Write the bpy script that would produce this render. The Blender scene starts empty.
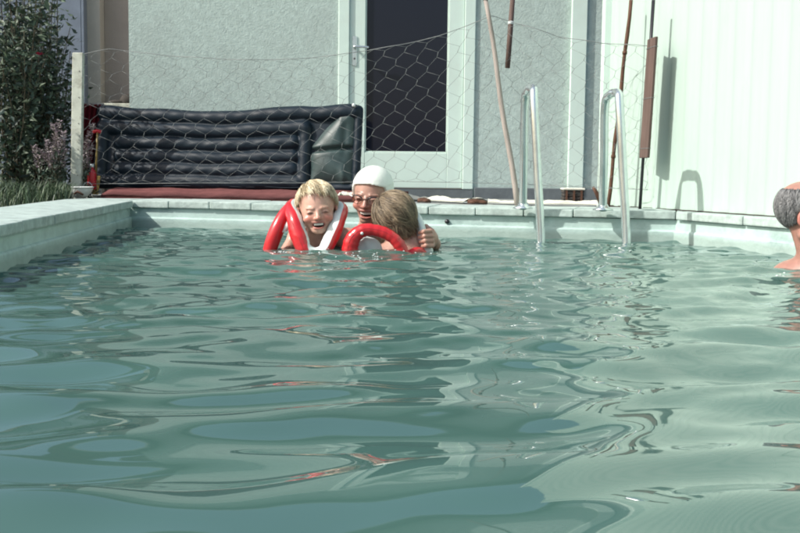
import bpy, bmesh, math, random
import numpy as np
from mathutils import Vector, Matrix

random.seed(7)
rng = np.random.default_rng(7)
R = math.radians
sc = bpy.context.scene
C = sc.collection

# ------------------------------------------------------------------ camera
CAM_H, FPX, PITCH, ROLL = 0.32, 1050.0, math.atan((266.5 - 172) / 1050.0), 0.012
cam_data = bpy.data.cameras.new('camera')
cam_data.sensor_width = 36.0
cam_data.lens = FPX / 800.0 * 36.0
cam_data.clip_start = 0.02
cam_data.clip_end = 500
cam = bpy.data.objects.new('camera', cam_data)
C.objects.link(cam)
cam.matrix_world = Matrix.Translation((0, 0, CAM_H)) @ Matrix.Rotation(math.pi / 2 - PITCH, 4, 'X') @ Matrix.Rotation(ROLL, 4, 'Z')
sc.camera = cam

# ------------------------------------------------------------------ light
SUN_D = Vector((0.44, 0.16, -0.40)).normalized()          # the way the light travels
elev = math.asin(-SUN_D.z)
az = math.atan2(-SUN_D.x, -SUN_D.y)
w = bpy.data.worlds.new('World')
sc.world = w
w.use_nodes = True
nt = w.node_tree
bg = nt.nodes['Background']
sky = nt.nodes.new('ShaderNodeTexSky')
sky.sky_type = 'NISHITA'
sky.sun_disc = False
sky.sun_elevation = elev
sky.sun_rotation = az
sky.dust_density = 3.5
sky.air_density = 1.2
nt.links.new(sky.outputs[0], bg.inputs[0])
bg.inputs[1].default_value = 0.15
sd = bpy.data.lights.new('sun', 'SUN')
sd.energy = 4.4
sd.angle = R(0.55)
sd.color = (1.0, 0.965, 0.9)
so = bpy.data.objects.new('sun', sd)
C.objects.link(so)
so.rotation_euler = SUN_D.to_track_quat('-Z', 'Y').to_euler()
so.location = (-4, -2, 6)
sc.view_settings.view_transform = 'Standard'
sc.view_settings.look = 'None'
sc.view_settings.gamma = 1.0
sc.view_settings.exposure = 0.2
sc.cycles.filter_width = 2.0


def ray(px, py):
    u, v = px - 400.0, py - 266.5
    cr, sr = math.cos(ROLL), math.sin(ROLL)
    u2, v2 = u * cr + v * sr, -u * sr + v * cr
    cp, sp = math.cos(PITCH), math.sin(PITCH)
    a, b = u2 / FPX, -v2 / FPX
    return Vector((a, cp + b * sp, -sp + b * cp))


def P(px, py, Y):
    """point of the place seen at a photo position, at distance Y"""
    d = ray(px, py)
    t = Y / d.y
    return Vector((d.x * t, Y, CAM_H + d.z * t))


def G(px, py, z):
    d = ray(px, py)
    t = (z - CAM_H) / d.z
    return Vector((d.x * t, d.y * t, z))


# ------------------------------------------------------------------ materials
def nodes(m):
    return m.node_tree.nodes, m.node_tree.links


def mat(name, col, rough=0.6, var=0.0, vscale=8.0, bump=0.0, bscale=60.0, spec=0.5, metal=0.0, sss=0.0,
        stain=None, sscale=3.0, samt=0.5, attr=False, coat=0.0, stretch=(1, 1, 1), bdist=0.004):
    m = bpy.data.materials.new(name)
    m.use_nodes = True
    n, l = nodes(m)
    p = n['Principled BSDF']
    p.inputs['Base Color'].default_value = (*col, 1)
    p.inputs['Roughness'].default_value = rough
    p.inputs['Metallic'].default_value = metal
    p.inputs['Specular IOR Level'].default_value = spec
    p.inputs['Coat Weight'].default_value = coat
    p.inputs['Coat Roughness'].default_value = 0.08
    if sss:
        p.inputs['Subsurface Weight'].default_value = sss
        p.inputs['Subsurface Radius'].default_value = (0.012, 0.005, 0.003)
        p.inputs['Subsurface Scale'].default_value = 1.0
    tc = n.new('ShaderNodeTexCoord')
    mp = n.new('ShaderNodeMapping')
    mp.inputs['Scale'].default_value = stretch
    l.new(tc.outputs['Object'], mp.inputs[0])
    src = None
    if attr:
        a = n.new('ShaderNodeAttribute')
        a.attribute_name = 'Col'
        src = a.outputs['Color']
    if var > 0:
        nz = n.new('ShaderNodeTexNoise')
        nz.inputs['Scale'].default_value = vscale
        nz.inputs['Detail'].default_value = 6
        nz.inputs['Roughness'].default_value = 0.65
        l.new(mp.outputs[0], nz.inputs['Vector'])
        mr = n.new('ShaderNodeMapRange')
        mr.inputs[1].default_value = 0.3
        mr.inputs[2].default_value = 0.7
        mr.inputs[3].default_value = 1 - var
        mr.inputs[4].default_value = 1 + var * 0.6
        l.new(nz.outputs[0], mr.inputs[0])
        mx = n.new('ShaderNodeMix')
        mx.data_type = 'RGBA'
        mx.blend_type = 'MULTIPLY'
        mx.inputs['Factor'].default_value = 1
        if src:
            l.new(src, mx.inputs[6])
        else:
            mx.inputs[6].default_value = (*col, 1)
        l.new(mr.outputs[0], mx.inputs[7])
        src = mx.outputs[2]
    if stain:
        nz = n.new('ShaderNodeTexNoise')
        nz.inputs['Scale'].default_value = sscale
        nz.inputs['Detail'].default_value = 8
        nz.inputs['Roughness'].default_value = 0.7
        l.new(mp.outputs[0], nz.inputs['Vector'])
        mr = n.new('ShaderNodeMapRange')
        mr.inputs[1].default_value = 0.5
        mr.inputs[2].default_value = 0.72
        mr.inputs[3].default_value = 0
        mr.inputs[4].default_value = samt
        l.new(nz.outputs[0], mr.inputs[0])
        mx = n.new('ShaderNodeMix')
        mx.data_type = 'RGBA'
        l.new(mr.outputs[0], mx.inputs['Factor'])
        if src:
            l.new(src, mx.inputs[6])
        else:
            mx.inputs[6].default_value = (*col, 1)
        mx.inputs[7].default_value = (*stain, 1)
        src = mx.outputs[2]
    if src:
        l.new(src, p.inputs['Base Color'])
    if bump > 0:
        nb = n.new('ShaderNodeTexNoise')
        nb.inputs['Scale'].default_value = bscale
        nb.inputs['Detail'].default_value = 5
        nb.inputs['Roughness'].default_value = 0.6
        l.new(mp.outputs[0], nb.inputs['Vector'])
        bp = n.new('ShaderNodeBump')
        bp.inputs['Strength'].default_value = bump
        bp.inputs['Distance'].default_value = bdist
        l.new(nb.outputs[0], bp.inputs['Height'])
        l.new(bp.outputs[0], p.inputs['Normal'])
    return m


M = {}
M['stucco'] = mat('stucco', (0.44, 0.54, 0.505), 0.9, 0.16, 28, 0.9, 90, 0.2, stain=(0.33, 0.38, 0.36), sscale=2.6, samt=0.45, bdist=0.004)
M['beige'] = mat('beige_render', (0.33, 0.31, 0.29), 0.9, 0.08, 6, 0.5, 70, 0.2)
M['pillar'] = mat('pillar_render', (0.42, 0.42, 0.39), 0.9, 0.08, 6, 0.4, 70, 0.2)
M['bluewall'] = mat('blue_grey_boards', (0.17, 0.21, 0.27), 0.8, 0.15, 7, 0.3, 40, 0.3)
M['white'] = mat('white_paint', (0.62, 0.76, 0.69), 0.45, 0.05, 4, 0.08, 30, 0.5, stain=(0.55, 0.58, 0.52), sscale=5, samt=0.25)
M['plinth'] = mat('plinth_grey', (0.13, 0.15, 0.16), 0.85, 0.2, 9, 0.5, 50, 0.2)
M['corr'] = mat('corrugated_white', (0.42, 0.54, 0.48), 0.55, 0.05, 3, 0.0, 30, 0.4, stain=(0.31, 0.40, 0.36), sscale=2.0, samt=0.4, stretch=(1, 1, 0.25))
M['pool'] = mat('pool_concrete', (0.43, 0.56, 0.53), 0.75, 0.16, 9, 0.4, 60, 0.3, stain=(0.22, 0.31, 0.30), sscale=5, samt=0.85, stretch=(1, 1, 1.3))
_n, _l = nodes(M['pool'])
_p = _n['Principled BSDF']
_src = _p.inputs['Base Color'].links[0].from_socket
_tc = _n.new('ShaderNodeTexCoord')
_sx = _n.new('ShaderNodeSeparateXYZ')
_l.new(_tc.outputs['Object'], _sx.inputs[0])
_nz = _n.new('ShaderNodeTexNoise')
_nz.inputs['Scale'].default_value = 9
_nz.inputs['Detail'].default_value = 6
_l.new(_tc.outputs['Object'], _nz.inputs['Vector'])
_ad = _n.new('ShaderNodeMath')
_ad.operation = 'MULTIPLY_ADD'
_l.new(_nz.outputs[0], _ad.inputs[0])
_ad.inputs[1].default_value = -0.05
_l.new(_sx.outputs[2], _ad.inputs[2])
_mr = _n.new('ShaderNodeMapRange')
_mr.inputs[1].default_value = 0.0
_mr.inputs[2].default_value = 0.022
_mr.inputs[3].default_value = 0.45
_mr.inputs[4].default_value = 0.0
_l.new(_ad.outputs[0], _mr.inputs[0])
_mx = _n.new('ShaderNodeMix')
_mx.data_type = 'RGBA'
_l.new(_mr.outputs[0], _mx.inputs['Factor'])
_l.new(_src, _mx.inputs[6])
_mx.inputs[7].default_value = (0.20, 0.26, 0.22, 1)
_l.new(_mx.outputs[2], _p.inputs['Base Color'])
M['coping'] = mat('coping_concrete', (0.42, 0.51, 0.48), 0.85, 0.25, 22, 0.6, 70, 0.25, stain=(0.20, 0.25, 0.24), sscale=9, samt=0.7)
M['poolfloor'] = mat('pool_floor', (0.25, 0.45, 0.44), 0.8)
M['ground'] = mat('ground_soil', (0.085, 0.075, 0.06), 0.95, 0.3, 8, 0.8, 30, 0.1)
M['deck'] = mat('deck_concrete', (0.27, 0.29, 0.28), 0.9, 0.2, 8, 0.5, 50, 0.2)
M['redmat'] = mat('red_mat', (0.17, 0.068, 0.066), 0.95, 0.25, 20, 0.6, 90, 0.1)
M['steel'] = mat('steel', (0.72, 0.78, 0.78), 0.2, 0.08, 20, 0.0, metal=0.85, stain=(0.45, 0.47, 0.45), sscale=14, samt=0.35)
M['wire'] = mat('galvanised_wire', (0.20, 0.22, 0.22), 0.55, 0.2, 20, spec=0.4, metal=0.2)
M['wood'] = mat('brown_wood', (0.125, 0.085, 0.072), 0.7, 0.3, 30, 0.4, 60, 0.3, stretch=(1, 1, 0.15))
M['polewood'] = mat('weathered_pole', (0.33, 0.29, 0.26), 0.7, 0.3, 18, 0.3, 60, 0.3, stretch=(1, 1, 0.2))
M['postpaint'] = mat('post_paint', (0.60, 0.63, 0.54), 0.7, 0.15, 12, 0.4, 40, 0.3, stain=(0.22, 0.2, 0.15), sscale=16, samt=0.7)
M['navy'] = mat('navy_vinyl', (0.006, 0.015, 0.025), 0.5, 0.15, 6, 0.15, 120, 0.3, bdist=0.002)
M['pillowv'] = mat('sunlit_vinyl', (0.036, 0.062, 0.062), 0.45, 0.25, 9, 0.15, 120, 0.4, bdist=0.002)  # same vinyl as the navy bed, its sunlit look put into a lighter colour
M['redv'] = mat('red_vinyl', (0.56, 0.022, 0.028), 0.28, 0.14, 10, 0.10, 25, 0.5, coat=0.25, bdist=0.003)
M['whitev'] = mat('white_vinyl', (0.70, 0.76, 0.74), 0.35, 0.06, 12, 0.2, 40, 0.5, bdist=0.004)
M['skin'] = mat('skin', (0.5, 0.3, 0.22), 0.36, 0.16, 40, 0.15, 220, 0.5, sss=0.18, attr=True, bdist=0.001)
M['hair'] = mat('hair', (0.3, 0.2, 0.1), 0.45, 0.15, 60, 0.4, 160, 0.5, attr=True, bdist=0.002)
M['cap'] = mat('bathing_cap', (0.78, 0.82, 0.76), 0.45, 0.04, 30, 0.5, 90, 0.4, bdist=0.003)
M['teeth'] = mat('teeth', (0.75, 0.72, 0.65), 0.3)
M['darkplastic'] = mat('dark_plastic', (0.02, 0.02, 0.025), 0.3)
M['towel'] = mat('white_towel', (0.70, 0.70, 0.60), 0.95, 0.12, 14, 0.6, 160, 0.1)
M['brown'] = mat('brown_leather', (0.11, 0.055, 0.035), 0.7, 0.3, 25, 0.3, 60, 0.3)
M['basket'] = mat('dark_basket', (0.06, 0.055, 0.05), 0.8, 0.3, 30, 0.5, 70, 0.2)
M['maroon'] = mat('maroon_cloth', (0.13, 0.015, 0.02), 0.9, 0.25, 14, 0.5, 60, 0.1)
M['redplastic'] = mat('red_plastic', (0.5, 0.02, 0.03), 0.35, 0.1, 10)
M['yellowplastic'] = mat('yellow_plastic', (0.30, 0.22, 0.07), 0.5, 0.1, 10)
M['blueplastic'] = mat('blue_plastic', (0.03, 0.06, 0.25), 0.4, 0.1, 10)
M['bowl'] = mat('white_plastic', (0.72, 0.76, 0.74), 0.35, 0.05, 10)
M['leaf'] = mat('leaf', (0.05, 0.085, 0.04), 0.55, 0.3, 9, spec=0.4, attr=True)
M['stem'] = mat('stem', (0.07, 0.06, 0.035), 0.8, 0.2, 20)
M['roof'] = mat('roof_tiles', (0.16, 0.08, 0.06), 0.85, 0.3, 12, 0.5, 30)
M['curtain'] = mat('dark_curtain', (0.012, 0.014, 0.022), 0.9, 0.3, 10)

mg = bpy.data.materials.new('window_glass')
mg.use_nodes = True
g = mg.node_tree.nodes['Principled BSDF']
g.inputs['Base Color'].default_value = (0.012, 0.014, 0.024, 1)
g.inputs['Roughness'].default_value = 0.06
g.inputs['Specular IOR Level'].default_value = 0.35
M['glass'] = mg

ml = bpy.data.materials.new('spectacle_lens')
ml.use_nodes = True
n_, l_ = nodes(ml)
tr = n_.new('ShaderNodeBsdfTransparent')
tr.inputs[0].default_value = (0.93, 0.92, 0.90, 1)
gl = n_.new('ShaderNodeBsdfGlossy')
gl.inputs['Roughness'].default_value = 0.05
ms = n_.new('ShaderNodeMixShader')
ms.inputs[0].default_value = 0.06
l_.new(tr.outputs[0], ms.inputs[1])
l_.new(gl.outputs[0], ms.inputs[2])
l_.new(ms.outputs[0], n_['Material Output'].inputs[0])
M['lens'] = ml

mw = bpy.data.materials.new('pool_water')
mw.use_nodes = True
n_, l_ = nodes(mw)
p_ = n_['Principled BSDF']
p_.inputs['Base Color'].default_value = (0.056, 0.122, 0.106, 1)
p_.inputs['Roughness'].default_value = 0.025
p_.inputs['IOR'].default_value = 1.60
tc_ = n_.new('ShaderNodeTexCoord')
nb_ = n_.new('ShaderNodeTexNoise')
nb_.inputs['Scale'].default_value = 1.6
nb_.inputs['Detail'].default_value = 3
l_.new(tc_.outputs['Object'], nb_.inputs['Vector'])
mr_ = n_.new('ShaderNodeMapRange')
mr_.inputs[1].default_value = 0.3
mr_.inputs[2].default_value = 0.7
mr_.inputs[3].default_value = 0.85
mr_.inputs[4].default_value = 1.12
l_.new(nb_.outputs[0], mr_.inputs[0])
mx_ = n_.new('ShaderNodeMix')
mx_.data_type = 'RGBA'
mx_.blend_type = 'MULTIPLY'
mx_.inputs['Factor'].default_value = 1
mx_.inputs[6].default_value = (0.056, 0.122, 0.106, 1)
l_.new(mr_.outputs[0], mx_.inputs[7])
l_.new(mx_.outputs[2], p_.inputs['Base Color'])
M['water'] = mw


# ------------------------------------------------------------------ builders
def tag(o, label=None, cat=None, group=None, kind=None):
    if label:
        o['label'] = label
    if cat:
        o['category'] = cat
    if group:
        o['group'] = group
    if kind:
        o['kind'] = kind
    return o


def thing(name, loc, label, cat, group=None):
    o = bpy.data.objects.new(name, None)
    o.empty_display_size = 0.05
    o.location = loc
    C.objects.link(o)
    return tag(o, label, cat, group)


def link(name, me, m, parent=None):
    o = bpy.data.objects.new(name, me)
    if m is not None and not me.materials:
        me.materials.append(M[m])
    C.objects.link(o)
    if parent is not None:
        o.parent = parent
        # vertices are given in world space: undo the parents' offsets
        off = Vector((0, 0, 0))
        q = parent
        while q is not None:
            off += q.location
            q = q.parent
        o.location = -off
    return o


def mesh(name, v, f, m, parent=None, smooth=False, cols=None):
    me = bpy.data.meshes.new(name)
    me.from_pydata([tuple(map(float, x)) for x in v], [], [tuple(map(int, x)) for x in f])
    if smooth:
        me.polygons.foreach_set('use_smooth', [True] * len(me.polygons))
    if cols is not None:
        a = me.color_attributes.new('Col', 'FLOAT_COLOR', 'POINT')
        c = np.ones((len(cols), 4), np.float32)
        c[:, :3] = cols
        a.data.foreach_set('color', c.ravel())
    me.update()
    return link(name, me, m, parent)


def from_bm(name, bm, m, parent=None, smooth=False):
    bmesh.ops.recalc_face_normals(bm, faces=bm.faces)
    me = bpy.data.meshes.new(name)
    bm.to_mesh(me)
    bm.free()
    if smooth:
        me.polygons.foreach_set('use_smooth', [True] * len(me.polygons))
    return link(name, me, m, parent)


def hexa(name, pts, m, parent=None, bevel=0.0, seg=1):
    """8 points: bottom ring of 4, then top ring of 4"""
    bm = bmesh.new()
    vs = [bm.verts.new(p) for p in pts]
    for f in ((3, 2, 1, 0), (4, 5, 6, 7), (0, 1, 5, 4), (1, 2, 6, 5), (2, 3, 7, 6), (3, 0, 4, 7)):
        bm.faces.new([vs[i] for i in f])
    if bevel:
        bmesh.ops.bevel(bm, geom=bm.edges[:], offset=bevel, segments=seg, affect='EDGES', profile=0.6)
    return from_bm(name, bm, m, parent)


def box(name, lo, hi, m, parent=None, bevel=0.0, seg=1):
    (a, b, c), (d, e, f) = lo, hi
    return hexa(name, [(a, b, c), (d, b, c), (d, e, c), (a, e, c), (a, b, f), (d, b, f), (d, e, f), (a, e, f)], m, parent, bevel, seg)


def tube_data(path, rad, sides=8, closed=False, flat=1.0, flatdir=None):
    path = [Vector(p) for p in path]
    n = len(path)
    if not hasattr(rad, '__len__'):
        rad = [rad] * n
    v, f = [], []
    up = None
    for i in range(n):
        if closed:
            t = path[(i + 1) % n] - path[i - 1]
        else:
            t = path[min(i + 1, n - 1)] - path[max(i - 1, 0)]
        t.normalize()
        if up is None:
            ref = Vector(flatdir) if flatdir else (Vector((0, 0, 1)) if abs(t.z) < 0.9 else Vector((0, 1, 0)))
        else:
            ref = up
        a = (ref - t * ref.dot(t)).normalized()
        up = a
        b = t.cross(a)
        for k in range(sides):
            th = 2 * math.pi * k / sides
            v.append(path[i] + (a * math.cos(th) * flat + b * math.sin(th)) * rad[i])
    m = n if closed else n - 1
    for i in range(m):
        j = (i + 1) % n
        for k in range(sides):
            k2 = (k + 1) % sides
            f.append((i * sides + k, i * sides + k2, j * sides + k2, j * sides + k))
    if not closed:
        f.append(tuple(range(sides))[::-1])
        f.append(tuple((n - 1) * sides + k for k in range(sides)))
    return v, f


def tube(name, path, rad, m, parent=None, sides=8, closed=False, flat=1.0, flatdir=None):
    v, f = tube_data(path, rad, sides, closed, flat, flatdir)
    return mesh(name, v, f, m, parent, True)


def spline(pts, n=8, closed=False):
    pts = [Vector(p) for p in pts]
    out = []
    N = len(pts)
    rng_ = range(N) if closed else range(N - 1)
    for i in rng_:
        if closed:
            a, b, c, d = pts[i - 1], pts[i], pts[(i + 1) % N], pts[(i + 2) % N]
        else:
            a, b, c, d = pts[max(i - 1, 0)], pts[i], pts[i + 1], pts[min(i + 2, N - 1)]
        for k in range(n):
            t = k / n
            out.append(0.5 * ((2 * b) + (c - a) * t + (2 * a - 5 * b + 4 * c - d) * t * t + (3 * b - a - 3 * c + d) * t ** 3))
    if not closed:
        out.append(pts[-1])
    return out


def lathe(name, prof, centre, m, parent=None, sides=20):
    v, f = [], []
    for (r, z) in prof:
        for k in range(sides):
            th = 2 * math.pi * k / sides
            v.append((centre[0] + r * math.cos(th), centre[1] + r * math.sin(th), centre[2] + z))
    for i in range(len(prof) - 1):
        for k in range(sides):
            k2 = (k + 1) % sides
            f.append((i * sides + k, i * sides + k2, (i + 1) * sides + k2, (i + 1) * sides + k))
    f.append(tuple(range(sides))[::-1])
    f.append(tuple((len(prof) - 1) * sides + k for k in range(sides)))
    return mesh(name, v, f, m, parent, True)


# ---- signed distance modelling (for bodies and inflatables)
def s_ell(p, c, r, Rm=None):
    q = p - np.array(c, np.float32)
    if Rm is not None:
        q = q @ np.array(Rm, np.float32)
    r = np.array(r, np.float32)
    k0 = np.sqrt(((q / r) ** 2).sum(-1)) + 1e-6
    k1 = np.sqrt(((q / (r * r)) ** 2).sum(-1)) + 1e-6
    return k0 * (k0 - 1.0) / k1


def s_cap(p, a, b, ra, rb):
    a = np.array(a, np.float32)
    b = np.array(b, np.float32)
    ab = b - a
    t = np.clip(((p - a) @ ab) / max(float(ab @ ab), 1e-9), 0, 1)
    d = np.sqrt(((p - a - t[..., None] * ab) ** 2).sum(-1))
    return d - (ra + (rb - ra) * t)


def smin(a, b, k):
    h = np.clip(0.5 + 0.5 * (b - a) / k, 0, 1)
    return b + (a - b) * h - k * h * (1 - h)


def smax(a, b, k):
    return -smin(-a, -b, k)


def surface_nets(fn, lo, hi, h):
    lo = np.array(lo, np.float32)
    n = np.ceil((np.array(hi) - lo) / h).astype(int) + 1
    V = np.empty(n, np.float32)
    ys = lo[1] + h * np.arange(n[1], dtype=np.float32)
    zs = lo[2] + h * np.arange(n[2], dtype=np.float32)
    for i0 in range(0, n[0], 16):
        i1 = min(i0 + 16, n[0])
        xs = lo[0] + h * np.arange(i0, i1, dtype=np.float32)
        g = np.stack(np.meshgrid(xs, ys, zs, indexing='ij'), -1)
        V[i0:i1] = fn(g)
    V[0] = V[-1] = 1
    V[:, 0] = V[:, -1] = 1
    V[:, :, 0] = V[:, :, -1] = 1
    s = V < 0
    cnt = np.zeros(n - 1, np.int8)
    offs = [(a, b, c) for a in (0, 1) for b in (0, 1) for c in (0, 1)]
    for a, b, c in offs:
        cnt += s[a:n[0] - 1 + a, b:n[1] - 1 + b, c:n[2] - 1 + c]
    act = (cnt > 0) & (cnt < 8)
    idx = np.full(n - 1, -1, np.int64)
    ci = np.argwhere(act)
    idx[act] = np.arange(len(ci))
    acc = np.zeros((len(ci), 3), np.float32)
    num = np.zeros(len(ci), np.float32)
    for i, a in enumerate(offs):
        for b in offs[i + 1:]:
            if sum(abs(x - y) for x, y in zip(a, b)) != 1:
                continue
            va = V[tuple((ci + a).T)]
            vb = V[tuple((ci + b).T)]
            cr = (va < 0) != (vb < 0)
            t = np.where(cr, va / np.where(cr, va - vb, 1), 0)
            pos = np.array(a) + t[:, None] * (np.array(b) - np.array(a))
            acc[cr] += pos[cr]
            num[cr] += 1
    verts = lo + h * (ci + acc / num[:, None])
    faces = []
    for ax in range(3):
        sl0 = [slice(1, -1)] * 3
        sl1 = [slice(1, -1)] * 3
        sl0[ax] = slice(0, -1)
        sl1[ax] = slice(1, None)
        A = s[tuple(sl0)]
        B = s[tuple(sl1)]
        e = np.argwhere(A != B)
        if not len(e):
            continue
        sign = A[tuple(e.T)]
        base = e.copy()
        o1, o2 = (ax + 1) % 3, (ax + 2) % 3
        q = []
        for d1, d2 in ((0, 0), (1, 0), (1, 1), (0, 1)):
            cc = base.copy()
            cc[:, o1] += d1
            cc[:, o2] += d2
            q.append(idx[tuple(cc.T)])
        q = np.stack(q, 1)
        q[~sign] = q[~sign][:, ::-1]
        faces.append(q)
    return verts, np.concatenate(faces)


def sdf_obj(name, fn, lo, hi, h, m, parent=None, colour=None):
    v, f = surface_nets(fn, lo, hi, h)
    me = bpy.data.meshes.new(name)
    me.vertices.add(len(v))
    me.vertices.foreach_set('co', v.astype(np.float32).ravel())
    me.loops.add(len(f) * 4)
    me.loops.foreach_set('vertex_index', f.astype(np.int32).ravel())
    me.polygons.add(len(f))
    me.polygons.foreach_set('loop_start', np.arange(0, len(f) * 4, 4, dtype=np.int32))
    me.polygons.foreach_set('loop_total', np.full(len(f), 4, np.int32))
    me.update(calc_edges=True)
    me.validate()
    me.polygons.foreach_set('use_smooth', [True] * len(me.polygons))
    if colour is not None:
        c = np.ones((len(me.vertices), 4), np.float32)
        c[:, :3] = colour(v)
        a = me.color_attributes.new('Col', 'FLOAT_COLOR', 'POINT')
        a.data.foreach_set('color', c.ravel())
    return link(name, me, m, parent)


def wobble(p, amp, k, seed):
    r = np.random.default_rng(seed)
    s = np.zeros(p.shape[:-1], np.float32)
    for _ in range(6):
        d = r.normal(size=3)
        d /= np.linalg.norm(d)
        s += np.sin((p @ d.astype(np.float32)) * k * r.uniform(0.6, 1.6) + r.uniform(0, 6.28))
    return s * amp / 3


# ------------------------------------------------------------------ the pool
CT = 0.146                       # height of the coping above the water
A_ = G(130.5, 226.5, 0)          # far left corner at the water line
B_ = G(675, 242, 0)              # far right corner
L1 = G(28, 261, 0)
R1 = G(777, 254, 0)


def along(p, q, Y):
    t = (Y - p.y) / (q.y - p.y)
    return p + (q - p) * t


YN = -2.2
D_ = along(A_, L1, YN)           # near left
E_ = along(B_, R1, YN)           # near right

pool = thing('swimming_pool', (0, 0, 0), 'small concrete swimming pool with pale green walls and a row of coping stones', 'pool')


def pool_side(p, q, out, name='pool_wall'):
    """wall from p to q, out = unit vector away from the water; a thicker lower band forms the ledge"""
    o = out
    up = Vector((0, 0, 1))
    ps = [p, q, q + o * 0.22, p + o * 0.22]
    wall = hexa(name, [x + up * -1.2 for x in ps] + [x + up * (CT - 0.04) for x in ps], 'pool', pool)
    return wall


up = Vector((0, 0, 1))


def outward(p, q):
    d = (q - p).normalized()
    o = Vector((d.y, -d.x, 0))
    c = (A_ + B_ + D_ + E_) / 4
    if o.dot((p + q) / 2 - c) < 0:
        o = -o
    return o


sides = {'far': (A_, B_), 'left': (A_, D_), 'right': (B_, E_), 'near': (D_, E_)}
outs = {k: outward(*v) for k, v in sides.items()}
for k, (p, q) in sides.items():
    ext = (q - p).normalized() * 0.25
    pool_side(p - ext, q + ext, outs[k])
    if k != 'near':
        # slim rendered ledge a hand above the water
        d = (q - p).normalized()
        o = outs[k]
        a, b = p - o * 0.012, q - o * 0.012
        hexa('wall_ledge', [a - up * 0.5, b - up * 0.5, b + o * 0.02 - up * 0.5, a + o * 0.02 - up * 0.5,
                            a + up * 0.052, b + up * 0.052, b + o * 0.02 + up * 0.06, a + o * 0.02 + up * 0.06], 'pool', pool, 0.004)
hexa('pool_floor', [x + up * -1.35 for x in (D_, E_, B_, A_)] + [x + up * -1.2 for x in (D_, E_, B_, A_)], 'poolfloor', pool)

COPW = 0.27


def coping_run(p, q, out, step, w, skip_start=0.0, skip_end=0.0):
    d = q - p
    L = d.length
    d.normalize()
    n = max(1, round((L - skip_start - skip_end) / step))
    st = (L - skip_start - skip_end) / n
    for i in range(n):
        a = p + d * (skip_start + i * st + 0.0022)
        b = p + d * (skip_start + (i + 1) * st - 0.0022)
        dz = random.uniform(-0.002, 0.002)
        dn = random.uniform(-0.003, 0.003)
        ii = -out * (0.022 + dn)
        oo = out * w
        z0, z1 = CT - 0.038 + dz, CT + dz
        hexa('coping_stone', [a + ii + up * z0, b + ii + up * z0, b + oo + up * z0, a + oo + up * z0,
                              a + ii + up * z1, b + ii + up * z1, b + oo + up * (z1 + 0.006), a + oo + up * (z1 + 0.006)],
             'coping', pool, 0.006, 2)


coping_run(A_, B_, outs['far'], 0.235, COPW, 0.0, 0.0)
coping_run(A_ - (D_ - A_).normalized() * 0.0, D_, outs['left'], 0.48, 0.34, 0.03)
coping_run(B_, E_, outs['right'], 0.52, 0.17, 0.03)
coping_run(D_, E_, outs['near'], 0.6, 0.3, 0.05, 0.05)
# corner blocks
for (c, o1, o2, w1, w2) in ((A_, outs['far'], outs['left'], COPW, 0.34), (B_, outs['far'], outs['right'], COPW, 0.17)):
    ps = [c + o2 * 0.002, c + o1 * 0.004 + o2 * 0.002, c + o1 * w1, c + o1 * w1 + o2 * w2, c + o2 * w2]
    q = [c + (o1 + o2) * 0.003, c + o1 * w1 + o2 * 0.003, c + o1 * w1 + o2 * w2, c + o2 * w2 + o1 * 0.003]
    hexa('coping_stone', [x + up * (CT - 0.039) for x in q] + [x + up * (CT + 0.003) for x in q], 'coping', pool, 0.005, 2)
# dark return fitting in the far wall
fp = P(454, 220.3, 5.5)
d_far = (B_ - A_).normalized()
tt = (fp - A_).dot(d_far)
c0 = A_ + d_far * tt + up * fp.z
tube('inlet_nozzle', [c0 + outs['far'] * 0.02, c0 - outs['far'] * 0.014], [0.013, 0.011], 'darkplastic', pool, 14)

# ------------------------------------------------------------------ water
def water_height(x, y):
    r = np.random.default_rng(21)
    z = np.zeros_like(x)
    wx = x + 0.05 * np.sin(2.1 * y + 1.0) + 0.03 * np.sin(4.3 * x - 1.7 * y)
    wy = y + 0.06 * np.sin(1.7 * x + 0.4) + 0.03 * np.sin(3.9 * x + 2.2 * y)
    for lam, slope, n, spread in ((1.1, 0.009, 5, 0.5), (0.62, 0.015, 9, 0.5), (0.36, 0.029, 16, 0.55), (0.21, 0.038, 20, 0.65), (0.14, 0.020, 16, 0.7)):
        for _ in range(n):
            l = lam * r.uniform(0.75, 1.3)
            k = 2 * math.pi / l
            th = math.pi / 2 + 0.25 + r.normal() * spread * 0.6
            ph = r.uniform(0, 6.28)
            a = slope / k * r.uniform(0.6, 1.3) * 1.15
            ex = 1.0 / lam
            env = (0.75 + 0.6 * np.sin(x * r.uniform(1.0, 3.2) * ex + y * r.uniform(-1.0, 1.0) * ex + r.uniform(0, 6.28))) * (0.8 + 0.4 * np.sin(x * r.uniform(-2, 2) * ex - y * r.uniform(0.3, 1.6) * ex + r.uniform(0, 6.28)))
            s = np.sin(k * (wx * math.cos(th) + wy * math.sin(th)) + ph)
            z += a * env * s
    # short chop, livelier towards the swimmers
    far = np.clip((y - 1.1) / 1.6, 0.0, 1.0)
    for lam, slope, n in ((0.11, 0.040, 18), (0.065, 0.028, 16)):
        for _ in range(n):
            l = lam * r.uniform(0.75, 1.3)
            k = 2 * math.pi / l
            th = math.pi / 2 + r.normal() * 0.55
            env = np.clip(0.4 + 0.8 * np.sin(x * r.uniform(-2.4, 2.4) + y * r.uniform(-2, 2) + r.uniform(0, 6.28)), 0, 2)
            z += slope / k * (0.2 + 0.8 * far) * env * np.sin(k * (wx * math.cos(th) + wy * math.sin(th)) + r.uniform(0, 6.28))
    # rings from the ladder rails and the swimmers
    for (cx, cy, amp, lam, dec) in RINGS:
        d = np.sqrt((x - cx) ** 2 + (y - cy) ** 2)
        z += amp * np.sin(2 * math.pi * d / lam) * np.exp(-d / dec)
    return z


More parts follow.
